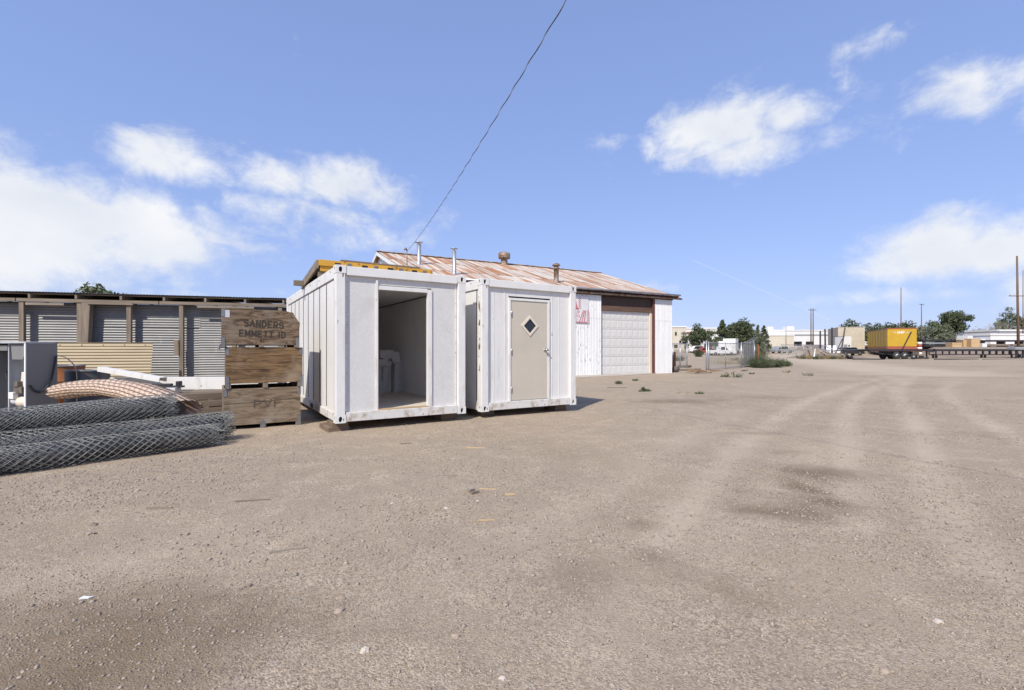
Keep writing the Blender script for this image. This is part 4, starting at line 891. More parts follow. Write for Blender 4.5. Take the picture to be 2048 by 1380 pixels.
part('front_edge', MB().box(-.042, -.012, .05, -.002, -.0005, Hc - .03), white_far, cabn)
part('divider', MB().box(-.62, .05, .16, -.59, Dc - .031, Hc - .03), pale_cab, cabn); part('inner_plate', MB().box(-.585, .27, .60, -.05, .29, 1.30), pale_cab, cabn)
part('hopper', MB().add([(-.52, .04, 1.45), (-.06, .04, 1.45), (-.06, .24, 1.44), (-.52, .24, 1.44), (-.44, .02, 1.18), (-.14, .02, 1.18), (-.14, .2, 1.20), (-.44, .2, 1.20)], [(0, 1, 2, 3), (7, 6, 5, 4), (0, 4, 5, 1), (1, 5, 6, 2), (2, 6, 7, 3), (3, 7, 4, 0)]), grey_cab, cabn)
part('hopper', MB().box(-.9, .04, 1.34, -.62, .25, 1.44), grey_cab, cabn)
part('motor', MB().lathe([(.04, -.16), (.095, -.15), (.10, -.02), (.085, 0), (.085, .03), (.10, .05), (.10, .12), (.05, .14)], (-.22, .12, .40), 16, 'x'), cream, cabn, True)
part('pump', MB().lathe([(.05, -.10), (.075, -.09), (.075, .02), (.05, .04), (.05, .09)], (-.42, .10, .42), 14, 'x'), rim, cabn, True)
part('valve_block', MB().box(-.46, .04, .56, -.22, .2, .68).box(-.42, .02, .68, -.30, .18, .78), grime, cabn, bevel=.01); part('gear_box', MB().prism([(-.38, .66), (-.12, .70), (-.14, .92), (-.34, .95)], .10, .24), cream, cabn, bevel=.01)
part('terminal_box', MB().box(-.52, .0, .46, -.38, .08, .58), white_far, cabn, bevel=.006)
part('pipework', MB().tube([(-.5, .1, .3), (-.35, .05, .34), (-.2, .08, .26), (-.06, .1, .32)], .022, 8).tube([(-.15, .2, .5), (-.12, .2, .9), (-.2, .22, 1.2)], .014, 6), grime, cabn, True)
part('coil', MB().tube([(-.75 + .08 * math.cos(a * .6), .12, .9 + .08 * math.sin(a * .6)) for a in range(24)], .012, 6), hose, cabn, True)
hp = [(.015, .04, .72), (.02, .09, .63), (.03, .17, .585), (.035, .26, .64), (.03, .34, .78), (.025, .38, .95), (.022, .41, 1.12), (.02, .43, 1.24)]
part('hose', MB().tube([Vector(p) for p in smooth_path(hp)], .016, 8), hose, cabn, True)
part('conduit', MB().tube([Vector(p) for p in smooth_path([(.02, .43, 1.24), (.12, .50, 1.22), (.24, .56, 1.10), (.28, .60, .95), (.27, .62, .6), (.25, .62, .1)])], .010, 6), grime, cabn, True)
# drums
def drum(label, loc, r_, h_, mt, name='steel_drum'):
    d = thing(name, label, 'drum', (loc[0], loc[1], -.01)); 
    part('shell', MB().lathe([(r_ - .01, .02), (r_, .03), (r_, h_ * .32), (r_ + .015, h_ * .34), (r_, h_ * .36), (r_, h_ * .64), (r_ + .015, h_ * .66), (r_, h_ * .68), (r_, h_ - .02)], n=32, cap=False), mt, d, True)
    part('rim', MB().lathe([(r_ + .014, h_ - .03), (r_ + .018, h_ - .012), (r_ + .010, h_), (r_ - .012, h_), (r_ - .012, h_ - .03)], n=32, cap=False), bracket, d, True)
    part('rusty_lining', MB().lathe([(r_ - .010, h_ - .02), (r_ - .012, .06), (.0, .05)], n=32, cap=False), rust_m, d, True); part('bottom', MB().lathe([(r_ - .012, 0), (r_ - .012, .03)], n=32), mt, d)
    return d
dx_, dy_ = AX(176, 9.9), 9.9
drum('dark steel drum with rust inside, behind the slatted fence roll', (dx_, dy_), .36, .95, drum_m)
drum('rusty open drum beside the grey cabinet under the tan sheet', (AX(125, 10.6), 10.6), .38, 1.02, rust_m)
# tan corrugated sheet leaning on the shed
tl = (AX(296, 12.0), 12.0)
ts = tag(link('corrugated_sheet', MB().corr(2.62, 1.56, .0762, .010, 'z', 6).mesh('tan_sheet'), tan_sheet), 'loose tan corrugated sheet leaning on the shed behind the drums', 'sheet')
ts.location = (tl[0] - 2.62 * math.cos(SA) , tl[1] - 2.62 * math.sin(SA) + .02, -.01); ts.rotation_euler = (R(-9), 0, SA)
for i in range(6):
    for z_ in (.75, 1.50): part('nail_head', MB().lathe([(.012, -.016), (.012, -.004)], (.2 + i * .45, 0, z_), 8, 'y'), grime, ts)
# pallets
def pallet(label, x, y, z, rz):
    p = thing('pallet', label, 'pallet', (x, y, z), rz, 'stacked pallets')
    for i in range(7): part('deck_board', MB().box(-.6, -.5 + i * .152, .115, .6, -.5 + i * .152 + .09, .135), old_wood_h, p)
    for i in range(3): part('stringer', MB().box(-.6, -.5 + i * .48, .021, .6, -.46 + i * .48, .114), old_wood_h, p); 
    for i in range(4): part('bottom_board', MB().box(-.6 + i * .37, -.5, 0, -.51 + i * .37, .5, .020), old_wood, p)
    return p
for k in range(4):
    pallet('grey wooden pallet beside the crates, %s of four' % ('lowest', 'second lowest', 'third lowest', 'uppermost')[k], -6.22 + .03 * math.sin(k * 3), 9.28 + .03 * math.cos(k * 2), .136 * k - .012, CT + .05 * math.sin(k * 5) + .12)
# white beams and channel
def hollow(x, w_, h_, t_): return MB().box(0, 0, 0, x, w_, t_).box(0, 0, h_ - t_, x, w_, h_).box(0, 0, t_, x, t_, h_ - t_).box(0, w_ - t_, t_, x, w_, h_ - t_)
wb = thing('white_beam', 'long white foam-filled beam lying on the pallets behind the crates', 'beam', (-8.15, 9.62, .0), R(6))
part('beam_shell', hollow(3.35, .14, .255, .018), white_paint, wb, bevel=.004).location = (0, 0, .535)
part('foam_filling', MB().box(.01, .019, .554, 3.34, .121, .772), foam, wb)
single('timber_baulk', MB().box(-.1, -.18, 0, .1, .18, .535), old_wood, 'upright timber baulk holding the far end of the white beam', 'timber', (-7.95, 9.71, 0), (0, 0, .1))
wc_ = thing('white_channel', 'white metal channel sloping down from the dark drum rim', 'channel', (AX(208, 9.75), 9.75 - .30, 0), 0)
p0, p1 = Vector((0.02, .22, 1.0)), Vector((AX(335, 9.55) - AX(208, 9.75), -.02, .80))
part('web', MB().beam(p0, p1, .16, .012), plain_panel, wc_); sd = (p1 - p0).cross(Vector((0, 0, 1))).normalized() * .08
for q in (-1, 1): part('flange', MB().beam(p0 + sd * q + Vector((0, 0, -.04)), p1 + sd * q + Vector((0, 0, -.04)), .012, .085), plain_panel, wc_)
single('foam_slab', MB().box(0, 0, 0, .36, .22, .10), foam, 'short white foam slab on the pallets in front of the white beam', 'foam slab', (-6.72, 8.92, .533), (0, 0, .15), bevel=.008)
bb = thing('black_bracket', 'black plastic bracket bar lying on the white foam slab', 'bracket', (-6.92, 9.0, .634), .12)
part('bar', MB().box(0, 0, 0, .62, .10, .035), hose, bb, bevel=.006); part('raised_block', MB().box(.02, .01, .036, .42, .09, .075), hose, bb, bevel=.01); part('clamp', MB().box(.50, .005, .036, .58, .095, .12), hose, bb, bevel=.01)

# small clumps of loose wire poking from the pile
for k, (px, Yy, zz) in enumerate(((150, 8.0, .55), (135, 7.9, .5), (165, 8.1, .55))):
    pass

# ------------------------------------------------------------------ litter on the yard
def ground_z(x, y): a, b = np.array([x]), np.array([y]); return float(gz(a, b, masks(a, b)[1])[0])
def stick(label, px, py, L, w_, h_, rz, mt, name='wood_splinter'):
    x, y = G(px, py); return single(name, MB().add([(-L / 2, -w_ / 2, 0), (L / 2, -w_ * .35, 0), (L / 2, w_ * .3, 0), (-L / 2 * .9, w_ / 2, 0), (-L / 2, -w_ / 2, h_), (L / 2 * .96, -w_ * .3, h_ * .8), (L / 2, w_ * .25, h_ * .7), (-L / 2 * .92, w_ / 2, h_)], [(3, 2, 1, 0), (4, 5, 6, 7), (0, 1, 5, 4), (1, 2, 6, 5), (2, 3, 7, 6), (3, 0, 4, 7)]), mt, label, 'wood splinter', (x, y, ground_z(x, y) - .002), (0, 0, rz))
stick('pale wood lath lying on the dirt in front of the open container', 952, 896, .26, .028, .012, -.05, pine_ply)
stick('dark splinter lying on the dirt near the open container front', 812, 889, .16, .035, .018, .45, old_wood_h)
stick('short dark stub of wood on the gravel', 942, 984, .085, .04, .03, 1.0, old_wood_h); stick('second dark stub of wood touching the first one', 950, 988, .09, .035, .03, .75, old_wood_h)
stick('thin pale splinter beside the two dark wood stubs', 975, 978, .17, .016, .008, -.05, pine_ply); stick('curled tan bark chip on the gravel', 1020, 989, .10, .03, .014, .3, pine_ply)
stick('tan straw-like splinter among the pebbles', 972, 1040, .14, .016, .008, .2, pine_ply); stick('small dark twig on the gravel behind the wood stubs', 840, 944, .10, .016, .010, .1, old_wood_h)
stick('grey stick lying in the dirt by the chain-link rolls', 505, 1002, .28, .02, .014, .25, old_wood_h); stick('short grey stick on the loose gravel below the fence rolls', 320, 1018, .2, .025, .018, .1, old_wood_h)
stick('pale grey lath half buried along a tyre rut', 575, 1100, .22, .02, .010, .35, dead_branch)
x, y = G(172, 1197); single('plastic_scrap', MB().prismz([(-.028, -.013), (.018, -.008), (.03, .014), (.006, .009), (-.022, .016)], 0, .006), white_far, 'torn white plastic scrap on the gravel', 'scrap', (x, y, ground_z(x, y) + .004), (0, .06, .1))
def rock(label, px, py, r_, seed, shade=None):
    g = np.random.default_rng(seed); mb = MB(); n_ = 9; prof = []
    x, y = G(px, py); v = []; f = []
    for i, (rr, zz) in enumerate(((.75, -.4), (1, -.05), (.85, .28), (.45, .48))):
        for k in range(n_): a = 2 * math.pi * k / n_; q = rr * r_ * .72 * (1 + .26 * g.normal() * .8); v.append((q * math.cos(a) * 1.15, q * math.sin(a), zz * r_ * (1 + .1 * g.normal())))
    for i in range(3):
        for k in range(n_): j = (k + 1) % n_; f.append((i * n_ + k, i * n_ + j, i * n_ + n_ + j, i * n_ + n_ + k))
    f.append(tuple(range(3 * n_, 4 * n_)))
    return single('stone', mb.add(v, f), shade or stone_m, label, 'stone', (x, y, ground_z(x, y)), (0, 0, g.random() * 6), 'larger stones on the yard')
pale_st = mat('chalky_stone', (.58, .51, .43), (.44, .38, .31), 30, rough=.95, bump=.003, bscale=60)
for k, (px, py, r_, sh, lb) in enumerate(((183, 1052, .040, 0, 'round brown stone, upper of a pair, left of the yard'), (181, 1071, .038, 0, 'round brown stone, lower of a pair, left of the yard'), (275, 981, .036, 0, 'grey stone on the gravel strip below the fence rolls'), (305, 958, .03, 0, 'small stone in the sand close to the fence rolls'),
        (729, 1298, .026, 1, 'flat pale pebble half sunk in the foreground dirt'), (912, 1272, .024, 0, 'round grey pebble at the end of a row of smaller pebbles'), (892, 1018, .028, 1, 'chalky white stone below the two wood stubs'), (785, 1006, .024, 1, 'chalky white stone left of the wood stubs'), (955, 1004, .018, 1, 'little white pebble near the wood stubs'),
        (1105, 997, .022, 0, 'dark little stone right of the tan bark chip'), (678, 1221, .030, 0, 'reddish stone on bare dirt in the foreground'), (840, 1196, .022, 0, 'dark pebble with two more beside it in the foreground'), (1034, 1212, .022, 0, 'upright dark pebble in the foreground dirt'), (1005, 1352, .018, 1, 'small pale pebble in the nearest gravel'),
        (1877, 1242, .028, 1, 'cream pebble in the coarse gravel patch'), (1770, 1340, .022, 0, 'dark blue-grey pebble in the coarse gravel patch'), (1850, 1235, .02, 0, 'small brown pebble at the edge of the coarse gravel patch'), (497, 1170, .026, 0, 'angular grey stone beside the old tyre rut'))):
    rock(lb, px, py, r_, 100 + k, pale_st if sh else None)

# ------------------------------------------------------------------ vegetation builders
def leaf_mesh(centers, size, g, flat=0.0, aspect=.55):
    n = len(centers); a = g.normal(size=(n, 3)); a[:, 2] *= (1 - flat); a /= np.linalg.norm(a, axis=1, keepdims=True); b = g.normal(size=(n, 3)); b -= (b * a).sum(1, keepdims=True) * a; b /= np.linalg.norm(b, axis=1, keepdims=True)
    s_ = size * (.6 + .8 * g.random((n, 1)))
    V = np.stack([centers - a * s_, centers + b * s_ * aspect, centers + a * s_, centers - b * s_ * aspect], 1).reshape(-1, 3)
    return V, np.arange(4 * n).reshape(-1, 4)
def tree(name, label, px, Y, top_py, w_px, mt, seed, conifer=False, lean=0, trunk_frac=.35, clumps=26, leaves=3200, group=None, base_z=None, lsz=None):
    g = np.random.default_rng(seed); x = AX(px, Y); z0 = T(x, Y) if base_z is None else base_z; z0 = float(z0); h_ = AZ(top_py, Y) - z0; rw = w_px * Y / F / 2
    t_ = thing(name, label, 'tree', (x, Y, z0 - .05), 0, group)
    mb = MB(); tr = max(.08, h_ * .022)
    ch = h_ * trunk_frac
    top = (lean * .6, 0, h_ * (.92 if conifer else .75))
    mb.tube([(0, 0, 0), (lean * .15, 0, h_ * .25), (lean * .35, 0, h_ * .5), top], [tr * 1.3, tr, tr * .7, tr * .2], 7)
    cc = []
    if conifer:
        for k in range(clumps * 2):
            q = (k + .5) / (clumps * 2); z = ch * .4 + (h_ - ch * .4) * q; rr = rw * (1 - q) ** .75 * (.55 + .55 * g.random()); a = g.random() * 6.28
            cc.append((rr * math.cos(a), rr * math.sin(a), z, .36 * rw * (1.3 - q)))
            if k % 4 == 0: mb.tube([(0, 0, z - .1), (rr * math.cos(a) * .8, rr * math.sin(a) * .8, z)], [tr * .3, tr * .1], 5)
    else:
        for k in range(clumps):
            while True:
                p = g.normal(size=3) * .55
                if np.linalg.norm(p) < 1: break
            q = (p[0] * rw * 1.0 + lean * .5, p[1] * rw, ch + (h_ - ch) * (.5 + .5 * p[2])); cc.append((*q, rw * (.27 + .18 * g.random())))
            if k % 3 == 0: mb.tube([(lean * .2, 0, h_ * (.25 + .2 * g.random())), ((q[0]) * .55, q[1] * .55, (q[2] + ch) * .48), (q[0] * .95, q[1] * .95, q[2] * .97)], [tr * .5, tr * .3, tr * .1], 5)
    part('trunk', mb, bark, t_)
    cen = []; per = leaves // len(cc)
    for cx, cy, cz, cr in cc:
        d = g.normal(size=(per, 3)); d /= np.linalg.norm(d, axis=1, keepdims=True); r_ = cr * g.random((per, 1)) ** .45; cen.append(np.array([cx, cy, cz]) + d * r_ * np.array([1.1, 1.1, .8]))
    V, Fq = leaf_mesh(np.concatenate(cen), lsz or max(.13, rw * .075), g)
    o = link('crown', mesh_np('crown', V, Fq), mt, t_); return t_
def bush(label, x, y, w_, h_, mt, seed, n=900, dry=None, name='bush', cat='bush', group=None, z=None, lsz=.035):
    g = np.random.default_rng(seed); z0 = float(T(x, y)) + ground_z(x, y) * 0 if z is None else z
    t_ = thing(name, label, cat, (x, y, z0 - .02), 0, group); P = []; mb = MB()
    ns_ = max(7, n // 60)
    for k in range(ns_):
        a = g.random() * 6.28; rr = w_ / 2 * math.sqrt(g.random()); tip = np.array([rr * math.cos(a), rr * math.sin(a) * .8, h_ * (.55 + .45 * g.random()) * (1 - .45 * (rr / (w_ / 2)) ** 2)]); b0 = np.array([tip[0] * .45, tip[1] * .45, 0])
        mb.tube([b0, (b0 + tip) / 2 + np.array([0, 0, .05 * h_]), tip], [.012, .008, .004], 4)
        q = g.random((n // ns_, 1)) ** .7; P.append(b0 + (tip - b0) * q + g.normal(size=(n // ns_, 3)) * np.array([.06, .06, .05]) * max(w_, .25))
    part('stems', mb, bark if dry is None else dead_branch, t_)
    C_ = np.concatenate(P); C_[:, 2] = np.maximum(C_[:, 2], .01); V, Fq = leaf_mesh(C_, lsz, g, aspect=.3)
    link('foliage', mesh_np('foliage', V, Fq), mt, t_); return t_
def weed(label, px, py, w_, h_, seed, mt=None, n=160, lsz=.03):
    x, y = G(px, py); return bush(label, x, y, w_, h_, mt or lf_weed, seed, n, None, 'weed', 'weed', 'weeds in the yard', ground_z(x, y), lsz)
weed('leafy green weed growing out of the bare yard beyond the containers', 1290, 783, .38, .15, 1, n=420); weed('pale green weed at the edge of the concrete apron', 1238, 768, .42, .16, 2, lf_mid, 260)
weed('small weed by the corner of the concrete apron', 1271, 762, .40, .12, 3); weed('short flat weed tuft beside four dark clods', 1398, 788, .28, .08, 4)
weed('low green weed in front of the open gate', 1465, 754, .9, .30, 5, n=240, lsz=.05); weed('little weed between the log pile and the open gate', 1447, 753, .45, .14, 6)
weed('scrubby weed on the dirt beyond the open gate', 1505, 748, .5, .16, 7); weed('scrubby weed by the wheel tracks beyond the big green bushes', 1618, 752, .7, .22, 8)
weed('dark dry weed near the wheel tracks', 1573, 745, .7, .2, 9, lf_dry); weed('low weed in the open dirt in front of the gate leaf', 1490, 743, .6, .16, 10)
for k, (px, py) in enumerate(((1336, 783), (1358, 786), (1364, 789), (1376, 786))): rock('dark clod of earth, %s of four in a row beyond the containers' % ('first', 'second', 'third', 'fourth')[k], px, py, .07, 300 + k)
x, y = G(1234, 776); single('wood_lath', MB().box(-.35, -.03, 0, .35, .03, .025), old_wood_h, 'dark lath lying on the dirt in front of the concrete apron', 'lath', (x, y, ground_z(x, y)), (0, 0, -.02))

# buckets, logs and boards at the workshop corner
def bucket(label, px, py, r_, h_, grp='white plastic buckets'):
    x, y = G(px, py); b = thing('bucket', label, 'bucket', (x, y, -.005), 0, grp)
    part('pail', MB().lathe([(r_ * .86, 0), (r_, h_ * .93), (r_ * 1.06, h_ * .935), (r_ * 1.06, h_), (r_ * .96, h_), (r_ * .84, .02)], n=20), white_far, b, True)
    part('bail', MB().tube([(r_ * 1.05 * math.cos(a), -r_ * .15 * math.sin(a) - r_ * .8 * math.sin(a), h_ * .92 - .22 * math.sin(a)) for a in np.linspace(0, math.pi, 9)], .006, 5), bracket, b)
    return b
def up_bucket(px, py): return G(px, py)
bucket('lower white bucket carrying a second one at the workshop corner', 1331, 746, .19, .36); 
x, y = G(1331, 746); b_ = thing('bucket', 'upper white bucket nested in another at the workshop corner', 'bucket', (x, y, .18), 0, 'white plastic buckets'); part('pail', MB().lathe([(.165, 0.0), (.185, .33), (.2, .335), (.2, .36), (.18, .36), (.16, .02)], n=20), white_far, b_, True)
bucket('slim white bucket beside the nested pair at the workshop corner', 1340, 745.5, .12, .38)
def log_(label, px, py, L, r_, rz, z=0, mt=None): x, y = G(px, py); return single('log', MB().tube([(-L / 2, 0, 0), (-L / 6, .02, .01), (L / 4, -.01, 0), (L / 2, 0, .02)], [r_, r_ * 1.05, r_ * .95, r_ * .85], 9), mt or bark, label, 'log', (x, y, r_ * .9 + z), (0, 0, rz), 'logs by the gate', smooth=True)
log_('long grey log lying behind the firewood at the gate', 1369, 735, 1.0, .10, .02); log_('thick dark log end at the workshop corner beside the buckets', 1352, 744, .55, .18, 1.0); log_('dark log flat on the dirt between the buckets and the boards', 1374, 741, 1.7, .09, -.06, 0, dead_branch)
for k in range(14):
    px, py = 1385 + 55 * rng.random(), 741.5 + 6 * rng.random(); x, y = G(px, py)
    single('firewood_board', MB().box(-.30 - .2 * rng.random(), -.05, 0, .30, .05, .05), fire_wood if k % 3 else old_wood_h, ('tan split board' if k % 3 else 'grey split board') + ' in the scattered firewood heap by the gate post', 'board', (x, y, .0 + .045 * (k % 3)), (0, .04 * rng.normal(), rng.normal() * .5), 'scattered firewood by the gate')

# ------------------------------------------------------------------ chain-link gates and fences beyond the workshop
def panel_fence(name, label, cat, A, B, h_, z0, gate=True, posts=2, mesh_m=None, group=None, barbed=False, bars=()):
    A, B = Vector((A[0], A[1], 0)), Vector((B[0], B[1], 0)); d = (B - A); L = d.length; rz = math.atan2(d.y, d.x); t_ = thing(name, label, cat, (A.x, A.y, z0), rz, group)
    pr = .04
    for k in range(posts): x = L * k / (posts - 1); part('post', MB().tube([(x, 0, -.15 if not gate else .10), (x, 0, h_ + .05)], pr if not gate else .032, 8), pipe_galv, t_, True)
    part('top_rail', MB().tube([(0, 0, h_), (L, 0, h_)], .022, 8), pipe_galv, t_, True)
    if gate: part('bottom_rail', MB().tube([(0, 0, .12), (L, 0, .12)], .022, 8), pipe_galv, t_, True)
    mb = MB(); step = .085
    for sgn in (1, -1):
        k = -int(h_ / step) - 1
        while k * step < L + h_:
            x0 = k * step; zlo, zhi = .12, h_
            pts_ = []
            for z in (zlo, zhi):
                pts_.append((x0 + sgn * (z - zlo), z))
            (xa, za), (xb, zb_) = pts_
            if xa > xb: (xa, za), (xb, zb_) = (xb, zb_), (xa, za)
            if xb > 0 and xa < L:
                if xa < 0: za += (zb_ - za) * (0 - xa) / (xb - xa); xa = 0
                if xb > L: zb_ = za + (zb_ - za) * (L - xa) / (xb - xa); xb = L
                if xb - xa > .01: mb.tube([(xa, .004 * sgn, za), (xb, .004 * sgn, zb_)], .0036, 3, False)
            k += 1
    o = part('wire_mesh', mb, mesh_m or wire, t_); o['kind'] = 'stuff'
    return t_
def PY(px, Y): return (AX(px, Y), Y)
panel_fence('gate', 'open chain-link gate leaf on wheels beside the firewood heap', 'gate', PY(1417, 31.2), PY(1482, 34.6), 1.80, 0, True, 3)
panel_fence('gate', 'narrower chain-link gate leaf standing in front of the dark slatted fence', 'gate', PY(1483, 34.8), PY(1509, 37.6), 1.85, 0, True, 2)
panel_fence('chain_link_fence', 'short chain-link fence between the workshop corner and the gate post', 'fence', PY(1346, 31.5), PY(1374, 32.6), 1.75, 0, False, 3)
for px, Y, lb in ((1413, 30.9, 'steel gate post next to the firewood heap'),):
    x, y = PY(px, Y); single('gate_post', MB().tube([(0, 0, -.2), (0, 0, 1.95)], .045, 10).tube([(.16, .05, -.2), (.16, .05, 1.9)], .035, 10), pipe_galv, lb, 'post', (x, y, 0), smooth=True)
for px, Y, h_, lb, m_ in ((1349, 30.0, 1.2, 'rusty steel post beside the workshop corner', rust_m), (1516, 39.0, 1.75, 'orange steel post among the big green bushes', rust_m)):
    x, y = PY(px, Y); single('steel_post', MB().box(-.06, -.06, -.2, .06, .06, h_), m_, lb, 'post', (x, y, 0))
# dark slatted fence running away along the track
sf = thing('slatted_fence', 'fence of dark upright slats receding along the dirt track', 'fence', (*PY(1508, 38.2), 0), 0)
a_ = np.array(PY(1508, 38.2)); b_2 = np.array(PY(1488, 62.)); L_ = np.linalg.norm(b_2 - a_); u_ = (b_2 - a_) / L_; q_ = np.array([-u_[1], u_[0]])
for k in range(34):
    p = u_ * (k + .5) * L_ / 34; w2 = L_ / 34 * .42; c = [p - u_ * w2, p + u_ * w2, p + u_ * w2 + q_ * .03, p - u_ * w2 + q_ * .03]; part('slat', MB().prismz([tuple(e) for e in c], .05, 1.75 + .05 * rng.random()), dark_slat, sf)
for k in range(5): p = u_ * k * L_ / 4; part('post', MB().tube([(p[0] - .05, p[1], -.1), (p[0] - .05, p[1], 2.1)], .035, 8), pipe_galv, sf)
part('top_rail', MB().tube([(0, 0, 1.9), (u_[0] * L_, u_[1] * L_, 1.9)], .022, 6), pipe_galv, sf)
# barbed outriggers with wire coils on top
o = part('barbed_wire', MB().tube([(u_[0] * L_ * q + .14 * math.cos(q * 130), u_[1] * L_ * q, 2.15 + .14 * math.sin(q * 130)) for q in np.linspace(0, 1, 240)], .008, 4), pipe_galv, sf)
# big dark green bushes beside it
for k, (px, py, w_, h_, lb) in enumerate(((1500, 734, 1.7, .85, 'dark green bush spreading at the foot of the narrow gate leaf'), (1522, 736, 2.0, 1.05, 'tallest dark green bush behind the orange steel post'), (1546, 735, 1.9, .85, 'middle dark green bush beside the dirt track'), (1566, 733, 1.3, .55, 'lowest dark green bush tapering onto the dirt track'))):
    x, y = G(px, py); bush(lb, x, y, w_, h_, lf_dark, 40 + k, 3600, None, 'bush', 'bush', 'dark green bushes by the track', 0, .05)
x, y = PY(1519, 52); bush('silvery grey-green bush above the dark slatted fence', x, y, 2.4, 2.6, lf_grey, 50, 2600, lsz=.09)
x, y = PY(1397, 84); bush('round dark bush in the fenced lot behind the gate', x, y, 1.9, 1.9, lf_dark, 51, 2600, lsz=.08)
x, y = PY(1359, 56); bush('low grey-green tumbleweed clump behind the short chain-link fence', x, y, 1.4, .8, lf_mid, 52, 1200, lsz=.06)
x, y = PY(1475, 60); bush('flat green scrub in the fenced lot', x, y, 1.8, .45, lf_mid, 53, 700, lsz=.06)
x, y = PY(1472, 45); bush('patch of dry yellow grass behind the gate', x, y, 5.0, .25, lf_dry, 54, 1600, 1, 'dry_grass', 'grass', None, 0, .06)

# ------------------------------------------------------------------ berm, scrap heap and leaning posts
def heap(name, label, px0, px1, Y, py_top, dpt, seed, mt, cat='heap'):
    x0, x1 = AX(px0, Y), AX(px1, Y); cx = (x0 + x1) / 2; hw = (x1 - x0) / 2; z0 = float(T(cx, Y)); h_ = AZ(py_top, Y) - z0; n_ = 36; m_ = 18
    U, Vv = np.meshgrid(np.linspace(-1, 1, n_), np.linspace(-1, 1, m_)); r_ = np.sqrt(U ** 2 + Vv ** 2)
    Z = h_ * np.clip(1 - r_ ** 1.6, 0, 1) * (.6 + .8 * fbm(U * hw + seed, Vv * dpt, .35, 4, seed)) - .06
    idx_ = np.arange(n_ * m_).reshape(m_, n_); Fq = np.stack([idx_[:-1, :-1], idx_[:-1, 1:], idx_[1:, 1:], idx_[1:, :-1]], -1).reshape(-1, 4)
    o = link(name, mesh_np(name, np.stack([U.ravel() * hw, Vv.ravel() * dpt, Z.ravel()], 1), Fq), mt, None, True); o.location = (cx, Y, z0); tag(o, label, None, kind='structure'); return o
heap('berm', 'low weedy dirt berm under the leaning posts', 1575, 1735, 74, 706, 5, 3, dirt_m); heap('dirt_heap', 'pale heap of dirt and rubble beside the dirt track', 1600, 1668, 70, 697, 3, 5, dirt_m)
for k, (px, top, lean_px, lb) in enumerate(((1640.5, 662, 0, 'dark post at the track end of the leaning post row'), (1651, 658, -1, 'dark post second in the leaning post row'), (1664, 655, 0, 'straight dark post tallest in the leaning post row'), (1680, 655, 10, 'dark post tilted hard to one side in the leaning post row'))):
    Y = 75; x = AX(px, Y); z0 = .25; h_ = AZ(top, Y) - z0
    single('fence_post', MB().tube([(0, 0, -.6), (lean_px * Y / F, 0, h_)], [.13, .11], 8), black_m if k < 3 else bark, lb, 'post', (x, Y, z0))
Y = 75; single('brace_bar', MB().beam((AX(1668, Y) - AX(1675, Y), 0, .15), (AX(1684, Y) - AX(1675, Y), 0, AZ(677, Y) - .3), .10, .08).beam((AX(1664, Y) - AX(1675, Y), .02, AZ(674, Y) - .3), (AX(1686, Y) - AX(1675, Y), .02, AZ(673, Y) - .3), .07, .07), black_m, 'dark diagonal brace and bar tying the tilted post', 'brace', (AX(1675, Y), Y - .12, .3))
for k in range(10):
    px = 1604 + 50 * rng.random(); Y = 67.5 + rng.random() * 2; x = AX(px, Y)
    single('scrap_plank', MB().box(-.9 * rng.random() - .4, -.06, -.03, .9, .06, .03), white_far if k % 3 == 0 else (dead_branch if k % 3 == 1 else grey_far), ('broken white plank', 'broken brown plank', 'broken grey plank')[k % 3] + ' sticking out of the rubble heap', 'plank', (x, Y - 1.2, AZ(697 + 9 * rng.random(), Y - 1.2)), (0, rng.normal() * .5, rng.normal() * .6), 'planks in the rubble heap')
for k in range(7):
    px = 1604 + 7 * k + 4 * rng.random(); Y = 65 + 3 * rng.random()
    bush('dry yellowish weed on the berm foot, clump %s' % ('next to the track', 'second from the track', 'third from the track', 'fourth from the track', 'in front of the leaning posts', 'under the tilted post', 'next to the trailer tail')[k], AX(px + 8 * k, Y), Y, 1.6, .75, lf_dry if k % 2 else lf_mid, 60 + k, 700, 1 if k % 2 else None, 'weed', 'weed', 'weeds along the berm', 0, .07)
# far mesh fence along the track
for k in range(5):
    pxa = 1562 + 15 * k; Ya, Yb = 92 - 3 * k, 89 - 3 * k; panel_fence('chain_link_fence', 'chain-link fence bay along the far side of the track, %s from the bushes' % ('first', 'second', 'third', 'fourth', 'fifth')[k], 'fence', PY(pxa, Ya), PY(pxa + 15, Yb), 2.0, float(T(*PY(pxa, Ya))), False, 2, None, 'far fence bays')

# ------------------------------------------------------------------ trailers and yard machines on the right
def wheel(parent, x, y, r_, wd=.28, mt=rim):
    w_ = part('wheel', MB().lathe([(r_ * .55, -wd / 2), (r_ * .92, -wd / 2), (r_, -wd * .38), (r_, wd * .38), (r_ * .92, wd / 2), (r_ * .55, wd / 2)], (x, y, r_), 24, 'y', False), tyre, parent, True)
    part('rim', MB().lathe([(r_ * .56, -wd * .42), (r_ * .50, -wd * .40), (r_ * .42, -wd * .20), (r_ * .25, -wd * .18), (r_ * .22, -wd * .40), (r_ * .08, -wd * .42)], (x, y, r_), 20, 'y', True), mt, w_, True)
    part('hub', MB().lathe([(.10 * r_ / .5, -wd * .46), (.06 * r_ / .5, -wd * .55)], (x, y, r_), 10, 'y'), grime, w_); return w_
TY = 66.0
tr = thing('flatbed_trailer', 'low black flatbed trailer with white-rimmed wheels and a tail ramp', 'trailer', (AX(1793, TY), TY, 0), R(2))
xl, xr = AX(1736, TY) - AX(1793, TY), AX(1868, TY) - AX(1793, TY)
for y in (0, 2.2): part('side_beam', MB().box(xl, y, 1.14, xr, y + .12, 1.42), black_m, tr)
